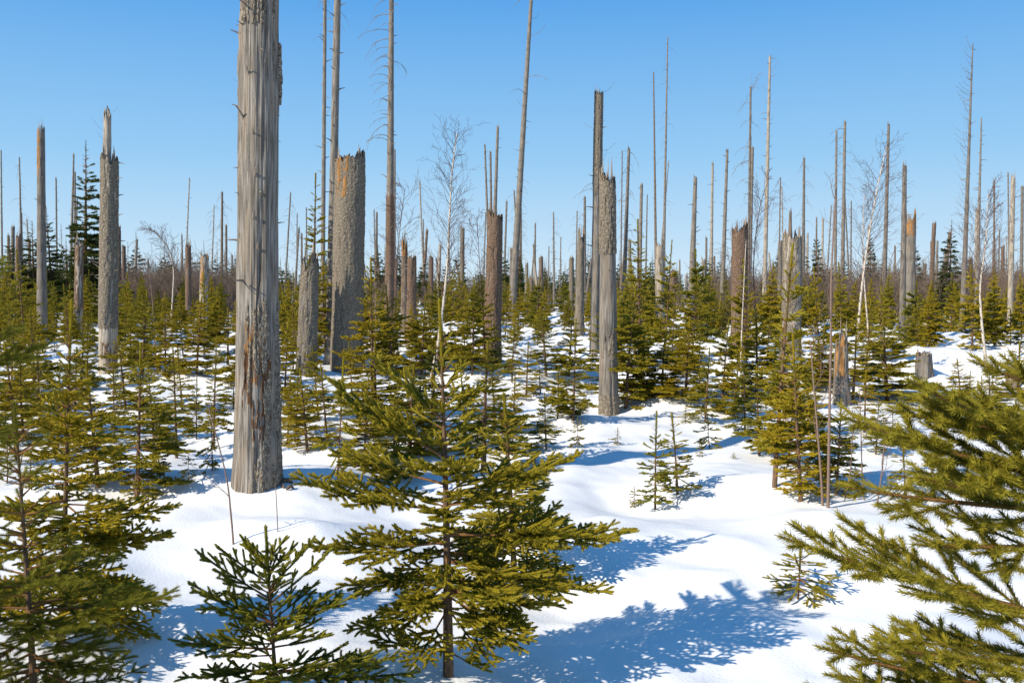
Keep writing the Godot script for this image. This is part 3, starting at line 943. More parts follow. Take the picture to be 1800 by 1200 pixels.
	snag(1587, 550, 1591, 283, 11, 7, 36.0, "slim grey trunk with blackened tip behind the orange splintered one", "", {"sides": 20, "rows": 40, "seed": 61.0, "wood": M.wood_dark, "branches": [["hook", 7, 0.5, 0.98, 0.6, 15], ["stub", 10, 0.3, 0.98, 0.3, 20]]})
	snag(1480, 712, 1480, 568, 27, 19, 0.0, "short jagged stump with orange torn flank among young spruces", "", {"sides": 48, "rows": 70, "jag": 0.5, "rough": 0.12, "cracks": 7, "flare": 0.2, "seed": 63.0, "wood": M.wood, "sleeves": [["bare_sapwood", M.fresh, 0.35, 0.85, 0.55, 0.012, 2.3, 0.7, 0.4]]}, "broken_stump")
	snag(1624, 662, 1624, 614, 26, 24, 0.0, "low grey split stump at the edge of the open snow", "", {"sides": 40, "rows": 40, "jag": 0.14, "rough": 0.12, "cracks": 7, "flare": 0.1, "seed": 65.0, "wood": M.wood_dark, "sleeves": [["bare_sapwood", M.fresh, 0.1, 0.8, 0.4, 0.012, 0.6, 0.5, 0.4]]}, "broken_stump")
	snag(1781, 681, 1781, 640, 20, 18, 0.0, "low brown stump beside the white birch", "", {"sides": 30, "rows": 30, "jag": 0.05, "rough": 0.08, "seed": 67.0, "wood": M.wood_brown}, "broken_stump")
	snag(1160, 570, 1160, 420, 17, 14, 33.0, "pale stout broken trunk behind the tallest young spruce", "", {"sides": 30, "rows": 40, "jag": 0.25, "seed": 69.0, "wood": M.wood_pale, "sleeves": [["bark", M.bark, 0.1, 0.9, 0.3, 0.015, null, 0.0, 1.0]]})
	snag(1213, 590, 1223, 305, 14, 6, 0.0, "tapering grey dead trunk leaning slightly, standing alone between thin poles", "", {"sides": 24, "rows": 40, "seed": 71.0, "branches": [["stub", 18, 0.2, 0.95, 0.25, 20]]})
	snag(1346, 440, 1354, 95, 7.5, 4, 52.0, "tall straight tan pole trunk with short twigs and flat tip", "", {"sides": 16, "rows": 40, "seed": 73.0, "wood": M.wood_pale, "branches": [["stub", 22, 0.4, 0.99, 0.35, 20], ["hook", 6, 0.75, 0.99, 0.6, 20]]})
	snag(1316, 470, 1320, 150, 5, 3.4, 62.0, "tall thin trunk forked like antlers at its tip", "", {"sides": 14, "rows": 30, "seed": 75.0, "wood": M.wood_dark, "branches": [["hook", 4, 0.985, 0.999, 1.5, 30], ["droop", 26, 0.45, 0.97, 1.1, 15]], "twig_thick": 1.3})
	snag(1694, 530, 1711, 75, 10, 1.6, 42.0, "tall whip-thin leaning trunk bristling with short twigs, tapering to a point", "", {"sides": 16, "rows": 50, "seed": 77.0, "wood": M.wood_dark, "branches": [["hook", 60, 0.35, 0.99, 0.55, 20, PI, 1.0], ["stub", 20, 0.3, 0.99, 0.25, 20]], "twig_thick": 1.2})
	snag(1717, 560, 1726, 205, 8, 2, 45.0, "tall bare pointed trunk beside the white birch crown", "", {"sides": 14, "rows": 40, "seed": 79.0, "branches": [["stub", 26, 0.3, 0.98, 0.3, 20]]})
	snag(1777, 530, 1782, 305, 9.5, 7, 38.0, "tan stepped trunk with dark broken tip behind the white birch", "", {"sides": 18, "rows": 30, "seed": 81.0, "wood": M.wood_pale, "branches": [["stub", 12, 0.3, 0.98, 0.3, 20]]})
	# the many far trunks: [low x, low y, top x, top y, low width, top width, kind]   b bark, s stubs, d drooping branches, p plain short
	var far := [
		[3, 490, 1, 262, 4, 2, "s"], [36, 408, 33, 273, 4, 2, "d"], [31, 530, 32, 408, 10, 8, "b"], [21, 500, 22, 395, 7, 6, "p"], [50, 525, 51, 418, 6, 5, "p"], [122, 525, 129, 268, 6, 2.6, "s"], [130, 525, 131, 300, 5, 3, "s"],
		[160, 560, 160, 440, 3.5, 2.5, "s"], [209, 560, 208, 395, 8, 6, "b"], [217, 550, 217, 428, 7, 5.5, "b"], [236, 520, 240, 418, 5, 4, "d"], [116, 530, 116, 458, 6, 5, "p"], [88, 545, 88, 505, 8, 7, "p"], [101, 545, 101, 500, 6, 5, "p"],
		[245, 540, 245, 500, 4, 3, "p"], [389, 540, 390, 334, 6, 3.4, "d"], [370, 530, 376, 357, 3.6, 1.6, "d"], [397, 535, 397, 393, 5.5, 4, "p"], [408, 520, 408, 445, 3, 2, "p"], [318, 510, 318, 443, 3.2, 2.2, "p"], [259, 500, 260, 452, 2.6, 2, "p"], [404, 540, 406, 490, 5, 4, "p"],
		[693, 520, 694, 260, 5, 2.6, "s"], [661, 500, 662, 370, 5.5, 3.6, "s"], [757, 540, 758, 447, 8, 6.5, "b"], [812, 500, 813, 397, 7.5, 6.5, "b"], [521, 500, 522, 372, 2.6, 1.6, "s"], [530, 500, 530, 408, 4, 3, "p"], [744, 500, 744, 382, 2.6, 1.6, "s"],
		[858, 420, 852, 252, 4.5, 3, "s"], [864, 420, 862, 264, 4.5, 3.4, "s"], [869, 400, 875, 220, 7, 4.5, "s"], [899, 560, 899, 432, 7, 5.5, "p"], [925, 565, 926, 460, 7.5, 5.5, "p"], [933, 565, 934, 485, 8, 7, "p"], [951, 582, 951, 447, 8.6, 7.6, "p"],
		[940, 520, 941, 390, 3.6, 2.6, "s"], [964, 510, 965, 430, 2.6, 1.8, "p"], [973, 505, 974, 408, 2.6, 1.6, "s"], [984, 520, 986, 415, 2.6, 1.6, "s"], [1004, 540, 1005, 449, 8.6, 7, "b"], [1028, 450, 1028, 343, 5, 4, "d"], [1095, 565, 1106, 256, 9, 4.6, "d"],
		[1091, 520, 1094, 262, 3, 1.6, "s"], [1125, 470, 1128, 320, 6.6, 5, "s"], [1136, 450, 1138, 340, 3, 1.8, "s"], [1153, 450, 1149, 125, 5, 2, "s"], [1167, 450, 1174, 62, 5.4, 1.8, "d"], [1164, 420, 1176, 280, 2.4, 1.4, "p"], [1183, 540, 1184, 470, 9.6, 8, "b"],
		[1195, 540, 1195, 455, 3.2, 2.6, "p"], [1107, 520, 1107, 418, 6.6, 5.6, "p"], [1241, 570, 1242, 415, 5, 3.6, "p"], [1237, 570, 1238, 452, 8, 6.6, "p"], [1246, 575, 1246, 518, 11, 10, "b"], [1249, 575, 1253, 283, 6.6, 3.6, "s"], [1268, 570, 1279, 257, 9.6, 4.2, "s"],
		[1255, 560, 1256, 448, 4.6, 3.6, "p"], [1318, 480, 1323, 256, 7, 5.4, "s"], [1412, 520, 1414, 274, 6.6, 3.6, "d"], [1371, 560, 1372, 420, 9.6, 7.6, "p"], [1435, 520, 1436, 380, 3.8, 2.6, "p"], [1445, 520, 1447, 382, 4.6, 3.6, "p"], [1468, 530, 1471, 226, 6, 3.2, "d"],
		[1480, 560, 1486, 210, 8, 4.2, "d"], [1553, 570, 1563, 213, 9, 4.2, "s"], [1637, 530, 1643, 388, 7.6, 5.6, "b"], [1626, 530, 1626, 460, 6.6, 5.6, "p"], [1717, 480, 1718, 365, 6, 5, "s"], [1796, 520, 1798, 325, 6, 4.6, "d"], [1761, 555, 1764, 428, 7, 4.6, "b"],
		[1706, 560, 1707, 450, 8, 6.6, "b"], [1755, 520, 1758, 400, 3, 2, "s"], [1770, 520, 1770, 412, 3, 2, "s"], [1496, 500, 1497, 350, 3, 2, "s"], [1419, 520, 1420, 408, 4.6, 3.6, "p"], [288, 530, 288, 470, 3, 2, "p"], [478, 520, 478, 440, 3, 2, "p"], [790, 520, 790, 440, 3, 2, "s"],
		[14, 520, 14, 412, 5, 4, "b"], [181, 545, 181, 480, 5, 4, "p"], [226, 540, 226, 460, 4, 3, "p"], [1207, 540, 1207, 480, 5, 4, "p"], [1286, 540, 1287, 450, 5, 4, "p"], [1527, 540, 1527, 395, 4, 2.6, "s"], [1573, 540, 1574, 430, 4, 3, "p"], [1660, 540, 1661, 470, 5, 4, "p"]]
	rng.seed = 808
	for n in 70:
		var fx := rng.randf_range(5, 1795)
		if absf(fx - 450.0) < 45.0 or absf(fx - 612.0) < 32.0:
			continue
		var tall := rng.randf() < 0.35
		var fy := rng.randf_range(300, 400) if tall else rng.randf_range(400, 478)
		var fw := rng.randf_range(2.4, 4.5) if tall else rng.randf_range(3.0, 7.0)
		far.append([fx, 530, fx + rng.randf_range(-12, 13), fy, fw, fw * rng.randf_range(0.45, 0.8), "sd"[rng.randi() % 2] if tall else "pbs"[rng.randi() % 3]])
	var words := {
		"s": ["thin dead pole with short side stubs, near ", "thin dead poles with stubs"],
		"d": ["dead trunk with fine drooping twigs, near ", "dead trunks with drooping twigs"],
		"b": ["broken far trunk still clad in bark, near ", "barked broken trunks in the stand"],
		"p": ["short bare broken far trunk, near ", "bare broken trunks in the stand"]}
	for f in far:
		var k: String = f[6]
		var d: float = clampf(0.34 * F / f[4], 34.0, 110.0)
		var o := {"sides": 12, "rows": 24, "jag": 0.25, "seed": f[0] * 0.71 + f[3] * 0.13, "wood": [M.wood, M.wood_dark, M.wood_pale, M.wood_brown, M.wood][int(f[0] + f[3]) % 5], "twig_thick": 1.4}
		var H: float = (f[1] - f[3]) / F * d
		if k == "s":
			o.branches = [["stub", clampi(int(H * 2.2), 5, 22), 0.25, 0.98, 0.30, 20]]
		elif k == "d":
			o.branches = [["droop", clampi(int(H * 3.0), 8, 34), 0.35, 0.98, 1.0, 18], ["stub", 5, 0.2, 0.6, 0.3, 20]]
		elif k == "b":
			o.sides = 20
			o.rows = 40
			o.sleeves = [["bark", [M.bark, M.bark_brown][int(f[0]) % 2], 0.0, 1.0, 0.72, 0.025, null, 0.0, 1.0]]
			o.branches = [["stub", 3, 0.3, 0.9, 0.2, 20]]
		else:
			o.branches = [["stub", 3, 0.3, 0.9, 0.2, 20]]
		snag(f[0], f[1], f[2], f[3], f[4], f[5], d, words[k][0] + near_what(f[2]), words[k][1], o)

const LANDMARKS := [[72, "the trunk with split pointed tip"], [147, "the tall dark old spruce"], [190, "the spiked barked trunk"], [300, "the bent-over birch"], [357, "the tan debarked trunk"], [450, "the thick grey trunk"], [540, "the scooped-top trunk"], [605, "the wide barked trunk"], [685, "the tall fringed trunk"], [724, "the reddish flat-topped trunk"], [785, "the slim white birch"], [862, "the trunk before three thin poles"], [912, "the leaning pale trunk"], [1022, "the barked conical trunk"], [1068, "the grey debarked trunk"], [1128, "the tallest young spruce"], [1218, "the tapering lone trunk"], [1300, "the reddish barked trunk"], [1350, "the straight tan pole"], [1392, "the patchy trunk with a spike"], [1480, "the jagged stump"], [1520, "the leaning white birch"], [1600, "the orange splintered trunk"], [1665, "the dark pointed old spruce"], [1702, "the bristling leaning trunk"], [1733, "the birch with fanned twigs"], [1781, "the low brown stump"]]
func near_what(px: float) -> String:
	var best := ""
	var gap := 1e9
	for l in LANDMARKS:
		if absf(l[0] - px) < gap:
			gap = absf(l[0] - px)
			best = l[1]
	return best

func foreground_spruces() -> void:
	# the young spruce in the middle
	var a := spruce_meshes({"seed": 101, "h": 1.9, "r": 0.60, "lod": "near", "apart": true, "tint": 0, "leader": 0.14, "whorl": 0.07, "low": 0.15, "pow": 0.8, "ragged": 0.8, "branches": 5, "top_angle": 48.0, "low_angle": -12.0, "lift": 1.0, "stem": 0.0145, "inter": 3, "fill": 0.9,
		"extra": [[0.74, 0.05, 0.98, 2.0], [0.60, 0.15, 0.86, -8.0], [0.86, PI, 0.82, 10.0], [0.70, PI - 0.15, 0.72, -2.0], [1.00, PI + 0.25, 0.66, 14.0], [1.14, PI - 0.1, 0.74, 32.0], [1.33, PI + 0.15, 0.50, 40.0], [0.95, 0.0, 0.74, 14.0], [0.55, PI + 0.2, 0.62, -12.0], [0.46, -0.2, 0.64, -12.0], [0.42, 0.6, 0.55, -14.0], [0.40, PI - 0.1, 0.55, -16.0], [0.50, 2.2, 0.5, -12.0], [0.12, PI, 0.45, 12.0], [0.13, 0.3, 0.25, -20.0]]})
	var p := ground_at(788, 1188)
	var s: float = (at_depth(800, 543, -p.z).y - p.y) / 1.9
	spruce(a, "young spruce with open crown and bare lower stem casting a long shadow on snow", p, 0.0, Vector3(s, s, s), "", "young_spruce", "spruce", 0.0)
	# its smaller neighbour whose foot is out of the picture
	var b := spruce_meshes({"seed": 107, "h": 1.0, "r": 0.50, "lod": "near", "apart": true, "tint": 1, "leader": 0.24, "whorl": 0.13, "low": 0.1, "top_angle": 54.0, "low_angle": 6.0, "lift": 0.6, "pow": 0.55, "fill": 0.66, "inter": 3, "branches": 6, "stem": 0.014, "extra": [[0.70, PI, 0.34, 40.0], [0.62, PI, 0.46, 36.0], [0.50, PI + 0.2, 0.50, 22.0], [0.36, PI - 0.2, 0.52, 10.0], [0.68, 0.1, 0.36, 44.0], [0.6, 0.1, 0.44, 38.0], [0.44, 0.1, 0.52, 24.0], [0.2, 0.05, 0.75, 2.0], [0.24, 0.2, 0.68, 8.0], [0.26, PI, 0.5, -4.0]]})
	p = ground_at(488, 1262)
	s = (at_depth(493, 925, -p.z).y - p.y) / 1.0
	spruce(b, "small dark spruce with spread finger-like shoots at the open spruce's foot", p, 0.0, Vector3(s, s, s))
	# golden tree with long leader, and a lower one in front of it
	var c := spruce_meshes({"seed": 113, "h": 1.9, "r": 0.64, "lod": "near", "apart": true, "tint": 2, "leader": 0.15, "whorl": 0.07, "branches": 6, "low": 0.1, "top_angle": 40.0, "low_angle": -16.0, "lift": 0.9, "fill": 0.96, "extra": [[0.72, 0.1, 0.62, 4.0], [0.6, -0.15, 0.6, -4.0], [0.42, -0.1, 0.62, -26.0], [0.3, 0.15, 0.6, -30.0]]})
	p = ground_at(108, 1130)
	s = (at_depth(120, 542, -p.z).y - p.y) / 1.9
	spruce(c, "golden green spruce with long bright leader in front of the spiked trunk", p, 0.4, Vector3(s, s, s))
	var d2 := spruce_meshes({"seed": 127, "h": 1.55, "r": 0.64, "short": 0.7, "lod": "close", "apart": true, "tint": 1, "leader": 0.12, "whorl": 0.07, "branches": 6, "inter": 3, "low": 0.1, "top_angle": 36.0, "low_angle": -18.0, "lift": 0.8})
	p = at_depth(55, 900, 3.1)
	p.y = terrain(p.x, p.z)
	spruce(d2, "dense spruce with sweeping lower boughs in front of the golden one", p, 0.7, Vector3(1.0, 0.92, 1.0))
	var dn := spruce_meshes({"seed": 131, "h": 2.5, "r": 0.44, "lod": "close", "apart": true, "tint": 1, "leader": 0.10, "whorl": 0.075, "low": 0.35, "top_angle": 36.0, "low_angle": -5.0, "extra": [[1.84, 0.05, 0.42, 22.0], [1.74, -0.1, 0.40, 12.0], [1.66, 0.2, 0.38, 4.0], [1.58, 0.0, 0.36, 0.0], [1.8, 0.4, 0.4, 14.0], [1.7, -0.5, 0.42, 10.0]]})
	p = at_depth(-190, 700, 2.15)
	p.y = terrain(p.x, p.z)
	spruce(dn, "tall shaded spruce whose boughs hang beside the golden spruce's tip", p, 0.0, Vector3(0.95, 0.95, 0.95))
	# big boughs reaching in from the tree at the other edge
	var e := spruce_meshes({"seed": 137, "h": 2.6, "r": 0.15, "lod": "close", "apart": true, "tint": 4, "leader": 0.12, "whorl": 0.085, "low": 0.3, "top_angle": 34.0, "low_angle": 4.0, "lift": 0.5, "wood": 1.1, "young": 0.12, "fill": 0.92, "branches": 4, "inter": 1,
		"extra": [[1.32, PI + 0.05, 0.60, 17.0], [1.26, PI - 0.22, 0.46, 9.0], [1.57, PI, 0.50, 15.0], [1.53, PI + 0.25, 0.46, 4.0], [1.62, PI - 0.2, 0.44, 20.0], [1.15, PI, 0.54, 4.0], [1.07, PI + 0.2, 0.54, -2.0], [1.02, PI - 0.15, 0.48, 0.0], [1.72, PI + 0.1, 0.26, 18.0], [0.92, PI, 0.52, -8.0], [1.66, PI + 0.05, 0.40, 8.0], [1.55, PI - 0.3, 0.42, 10.0], [1.48, PI - 0.1, 0.36, 2.0], [1.19, PI + 0.1, 0.50, 8.0], [1.12, PI - 0.3, 0.46, 4.0], [0.98, PI + 0.3, 0.46, -4.0]]})
	p = at_depth(1935, 900, 1.65)
	p.y = 0.0
	p.y = terrain(p.x, p.z)
	spruce(e, "spruce with big long boughs of clearly separate needles above the tiny sapling", p, 0.0, Vector3(1, 1, 1), "", "young_spruce", "spruce", 0.0)
	# the tree beside the photographer whose shade lies on the small dark spruce
	var shade := spruce_meshes({"seed": 139, "h": 3.0, "r": 0.75, "lod": "next", "tint": 1, "low": 0.2, "whorl": 0.10, "branches": 5})
	p = Vector3(-3.15, 0, -2.75)
	p.y = terrain(p.x, p.z)
	spruce(shade, "tall loose spruce standing sunward of the small dark spruce", p, 0.0, Vector3.ONE)
	p = Vector3(-3.3, 0, -1.9)
	p.y = terrain(p.x, p.z)
	spruce(shade, "tall loose spruce standing sunward of the dense one with sweeping boughs", p, 2.0, Vector3(1.0, 0.9, 1.0))

	# saplings and small trees on the open snow
	var sap := spruce_meshes({"seed": 141, "h": 0.5, "r": 0.26, "lod": "near", "tint": 0, "leader": 0.24, "whorl": 0.20, "low": 0.1, "ragged": 0.9, "short": 0.85, "top_angle": 30.0, "low_angle": -30.0, "side": 0.9, "lift": 1.2, "pow": 0.45, "fill": 0.7, "stem": 0.014, "inter": 1, "branches": 5})
	var drooped := spruce_meshes({"seed": 144, "h": 0.8, "r": 0.32, "lod": "next", "tint": 0, "leader": 0.2, "whorl": 0.2, "low": 0.1, "top_angle": 40.0, "low_angle": -42.0, "lift": 0.9, "pow": 0.6, "fill": 0.7, "stem": 0.016})
	var sparse := spruce_meshes({"seed": 149, "h": 1.2, "r": 0.36, "lod": "next", "tint": 0, "leader": 0.14, "whorl": 0.10, "low": 0.08, "top_angle": 48.0, "low_angle": -14.0, "fill": 0.75, "pow": 0.8})
	var sparse2 := spruce_meshes({"seed": 150, "h": 1.2, "r": 0.36, "lod": "next", "tint": 1, "leader": 0.16, "whorl": 0.10, "low": 0.06, "top_angle": 46.0, "low_angle": -12.0, "fill": 0.75, "pow": 0.8})
	spruce_px(sap, "tiny spruce sapling with drooping foot at the end of the long shadow", 1403, 1056, 963, 150, 0.3, 0.26)
	spruce_px(sparse2, "slim dark-tipped small spruce with splayed twigs at its foot", 1152, 897, 724, 116, 1.2, 0.36)
	spruce_px(sparse, "slim small spruce leaning out of the pair on the open snow", 1191, 870, 727, 130, 0.0, 0.36)
	spruce_px(sap, "tiny sapling by the foot of the grey debarked trunk", 1016, 786, 736, 44, 2.0, 0.26)
	spruce_px(sap, "tiny bright sapling beyond the pair of slim small spruces", 1247, 790, 730, 58, 4.0, 0.26)
	spruce_px(sap, "buried sapling tip with a single shoot beyond the pair of slim small spruces", 1231, 803, 778, 20, 1.0, 0.26)
	spruce_px(sap, "tiny cross-shaped sapling tip beside the slim dark-tipped spruce", 1115, 891, 856, 34, 5.0, 0.26)
	spruce_px(drooped, "small spruce skirted by drooping twigs near thin bare stems", 1592, 884, 768, 112, 0.0, 0.32)
	spruce_px(drooped, "bright small spruce skirted by drooping twigs beside the thick grey trunk", 593, 860, 640, 120, 1.5, 0.32)
	spruce_px(drooped, "small dark spruce with a skirt of twigs, between slim spruces and the thick trunk", 373, 828, 716, 66, 3.0, 0.32)
	var tips := [[958, 762, 728, 40], [1085, 782, 752, 34], [1290, 806, 794, 16], [1330, 772, 728, 44], [1205, 745, 712, 40], [1705, 700, 652, 56], [1745, 690, 640, 60], [1570, 760, 716, 50], [940, 830, 800, 40], [330, 840, 800, 40]]
	for k in tips.size():
		spruce_px([sap, drooped, sparse][k % 3], ["low tuft of a half-buried sapling on the snow, near ", "skirted half-buried small spruce on the snow, near ", "slim half-buried small spruce on the snow, near "][k % 3] + near_what(tips[k][0]), tips[k][0], tips[k][1], tips[k][2], tips[k][3], k * 1.9, [0.26, 0.32, 0.36][k % 3], "half-buried small spruces")
	spruce_px(sparse2, "small dark sapling in the blue shadow beside the golden spruce", 12, 850, 752, 66, 0.4, 0.36)
	spruce_px(sparse2, "low dark sapling tight against the golden spruce", 55, 862, 790, 70, 2.4, 0.36)

func stand_of_spruces() -> void:
	var P := []
	P.append([spruce_meshes({"seed": 201, "h": 2.0, "r": 0.55, "lod": "next", "tint": 0, "low": 0.05, "whorl": 0.085, "branches": 7, "low_angle": -14.0, "fill": 0.96}), 0.55])
	P.append([spruce_meshes({"seed": 202, "h": 2.0, "r": 0.50, "lod": "next", "tint": 2, "low": 0.05, "whorl": 0.095, "branches": 7, "leader": 0.16, "low_angle": -8.0, "fill": 0.96}), 0.50])
	P.append([spruce_meshes({"seed": 203, "h": 2.0, "r": 0.46, "lod": "next", "tint": 0, "low": 0.16, "whorl": 0.07, "branches": 6, "leader": 0.10, "low_angle": -12.0, "fill": 0.96}), 0.46])
	var Q := []
	for k in 5:
		Q.append([spruce_meshes({"seed": 221 + k, "h": 2.4, "r": 0.70, "lod": "mid", "tint": [0, 2, 4, 0, 2][k], "low": 0.03, "whorl": [0.085, 0.10, 0.075, 0.09, 0.11][k], "leader": [0.10, 0.15, 0.08, 0.12, 0.2][k], "low_angle": -12.0, "branches": [6, 7, 5, 6, 5][k], "inter": [3, 4, 2, 3, 2][k], "short": [0.5, 0.6, 0.35, 0.45, 0.4][k], "fill": 0.95}), 0.70])
	var R := []
	for k in 4:
		R.append([spruce_meshes({"seed": 241 + k, "h": 3.2, "r": 0.95, "lod": "far", "tint": [0, 1, 2, 2][k], "low": 0.03, "whorl": [0.075, 0.085, 0.07, 0.09][k], "leader": 0.09, "low_angle": -12.0, "branches": 7, "fill": 0.95}), 0.95])
	var SL := [spruce_meshes({"seed": 231, "h": 4.5, "r": 0.62, "lod": "mid", "tint": 0, "low": 0.03, "whorl": 0.058, "leader": 0.07, "top_angle": 40.0, "low_angle": -12.0, "branches": 6, "pow": 0.75}), 0.62]
	# [stem x, foot y, top y, width, prototype, label]
	var own := [
		[905, 1040, 690, 270, P[0], "bushy golden spruce tight behind the open dark one"],
		[240, 876, 602, 190, P[0], "dense conical spruce behind the golden one"],
		[172, 858, 640, 170, P[1], "golden spruce wedged between the dense conical one and the spiked trunk"],
		[310, 806, 606, 100, P[2], "slim spruce at the edge of the blue shadow, close to the dense conical one"],
		[1362, 856, 428, 165, P[2], "tall slender spruce with bare silvery stem on the open snow"],
		[1408, 882, 588, 165, P[1], "golden spruce with bare foot before the tall slender one"],
		[1470, 870, 700, 120, P[0], "low dark spruce behind the thin bare stems"],
		[540, 795, 650, 110, P[1], "spruce in front of the short scooped trunk"],
		[660, 760, 600, 190, P[0], "bushy spruce in front of the wide barked trunk"],
		[655, 742, 452, 150, P[1], "tall golden-leadered spruce next to the wide barked trunk"],
		[720, 800, 640, 170, P[0], "broad spruce hidden behind the open dark one"],
		[850, 830, 600, 190, P[2], "narrow spruce behind the tip of the open dark one"],
		[30, 810, 600, 170, P[1], "broad olive spruce beyond the blue shadow"],
		[1100, 718, 500, 150, Q[0], "broad dark green spruce close to the grey debarked trunk"],
		[1128, 690, 386, 118, SL, "tallest young spruce with bright spire top behind the grey debarked trunk"],
		[548, 640, 306, 95, SL, "slender tall spruce rising behind the short scooped trunk"],
		[1205, 700, 556, 130, Q[1], "spruce at the back edge of the open snow"],
		[1008, 740, 560, 110, Q[3], "spruce on the sunny flank of the grey debarked trunk"],
		[375, 790, 590, 90, P[2], "slim open spruce next to the thick grey trunk"]]
	for o in own:
		var m: Dictionary = o[4][0]
		spruce_px(m, o[5], o[0], o[1], o[2], o[3] * 1.2, o[0] * 0.7, o[4][1])
	# more of the stand, told apart only by where they stand
	var more := [[1060, 690, 540, 110], [1165, 690, 590, 110], [1240, 742, 610, 90], [1270, 700, 560, 120], [1330, 700, 540, 140], [1440, 690, 570, 130], [1500, 702, 590, 120], [1520, 690, 525, 120], [1560, 705, 555, 150], [1690, 720, 630, 110], [1740, 730, 640, 110], [960, 660, 545, 100], [925, 700, 600, 80], [980, 735, 640, 90], [900, 670, 560, 100], [830, 660, 490, 130], [780, 650, 480, 130],
		[740, 660, 520, 120], [690, 660, 500, 120], [640, 650, 470, 120], [515, 650, 480, 90], [500, 700, 560, 90], [400, 640, 540, 100], [345, 660, 520, 110], [290, 660, 515, 110], [250, 660, 510, 110], [220, 720, 590, 110], [140, 720, 580, 120], [70, 740, 590, 130], [20, 700, 560, 120], [1310, 760, 620, 80], [1230, 680, 580, 100], [950, 690, 640, 70], [1130, 700, 600, 110], [1380, 720, 560, 130], [1420, 760, 640, 110], [320, 720, 610, 90], [410, 720, 640, 80], [450, 690, 580, 80], [1790, 700, 600, 120], [870, 760, 640, 120], [760, 730, 600, 130], [620, 720, 600, 110], [560, 740, 610, 100], [100, 800, 640, 120], [520, 760, 640, 110], [1540, 800, 700, 70], [1650, 840, 720, 80], [1725, 760, 660, 90], [200, 780, 640, 120], [270, 770, 640, 100], [60, 680, 540, 120], [1000, 660, 545, 110], [690, 840, 690, 140], [640, 810, 660, 130], [760, 800, 650, 140], [575, 780, 640, 120], [820, 790, 640, 130], [900, 800, 660, 110], [960, 790, 690, 80], [1335, 800, 640, 100], [1385, 820, 640, 120], [1440, 840, 690, 110], [1290, 730, 600, 110], [1520, 760, 650, 90], [130, 760, 610, 120], [40, 770, 620, 120], [345, 770, 660, 80], [280, 840, 700, 90], [505, 780, 650, 90]]
	rng.seed = 515
	var spots := []
	for m in more:
		spots.append([m[0], m[1], m[2], m[3]])
	var kinds := ["bushy young spruce in the dense stand, near ", "golden tipped young spruce in the dense stand, near ", "deep green young spruce in the dense stand, near ", "close-grown young spruce in the dense stand, near ", "long-leadered young spruce in the dense stand, near "]
	for m in spots:
		var k := rng.randi() % 5
		spruce_px(Q[k][0], kinds[k] + near_what(m[0]), m[0], m[1], m[2], m[3] * rng.randf_range(0.85, 1.35), rng.randf() * TAU, Q[k][1], kinds[k].get_slice(" in ", 0) + "s of the stand")
	# the stand thickens further back
	var far_words := ["olive young spruce far back in the stand, near ", "deep green young spruce far back in the stand, near ", "golden young spruce far back in the stand, near ", "broad young spruce far back in the stand, near "]
	rng.seed = 616
	var put := 0
	var tries := 0
	var taken := []
	while put < 185 and tries < 9000:
		tries += 1
		var d := lerpf(18.0, 48.0, pow(rng.randf(), 0.9))
		var px := rng.randf_range(-60, 1860)
		var q := at_depth(px, 560, d)
		if (px > 880 and px < 1050 and d < 29.0) or (px > 290 and px < 430 and d < 27.0) or (px > 1630 and d < 28.0) or (px > 1140 and px < 1260 and d < 20.0):
			continue
		var ok := true
		for t in taken:
			if Vector2(t.x - q.x, t.z - q.z).length() < 0.55 + d * 0.012:
				ok = false
				break
		if not ok:
			continue
		taken.append(q)
		q.y = terrain(q.x, q.z)
		var h := rng.randf_range(0.9, 2.5) * (1.0 if rng.randf() < 0.85 else 1.3)
		if px > 380 and px < 1000:
			h = minf(h, 2.3 + 0.012 * d)
		h *= lerpf(1.0, 1.08, smoothstep(1050.0, 1300.0, px))
		var k := rng.randi() % 4
		var arr: Array = R if d > 27.0 else Q
		var pr: Array = arr[k]
		var sc: float = h / pr[0].h
		spruce(pr[0], far_words[k] + near_what(px), q, rng.randf() * TAU, Vector3(sc * rng.randf_range(0.85, 1.45), sc, sc * rng.randf_range(0.85, 1.45)), "young spruces far back in the stand, kind %s" % ["olive", "deep green", "golden", "broad"][k])
		put += 1
	for k in 2:
		rng.seed = 640 + k
		var xf := []
		for n in 200:
			var d := rng.randf_range(47, 90)
			var q := at_depth(rng.randf_range(-60, 1860), 540, d)
			q.y = terrain(q.x, q.z) - 0.05
			var sc := rng.randf_range(0.4, 0.95)
			xf.append(Transform3D(Basis(Vector3.UP, rng.randf() * TAU).scaled(Vector3(sc * rng.randf_range(0.7, 1.1), sc, sc * rng.randf_range(0.7, 1.1))), q))
		scatter("young_forest", R[k][0].crown, xf, ["distant mass of olive young spruces behind the stand", "distant mass of deep green young spruces behind the stand"][k])
	# old dark spruces
	var T := []
	for k in 2:
		T.append(spruce_meshes({"seed": 261 + k, "h": 11.0, "r": 1.9, "lod": "tall", "tint": 3, "low": 0.06, "whorl": 0.045, "leader": 0.05, "top_angle": 30.0, "low_angle": -22.0, "branches": 8, "ragged": 0.85, "fill": 0.96, "wood": 3.0, "lift": 0.5, "young": 0.0, "twig_lift": -0.3, "pow": 0.85, "stem": 0.012}))
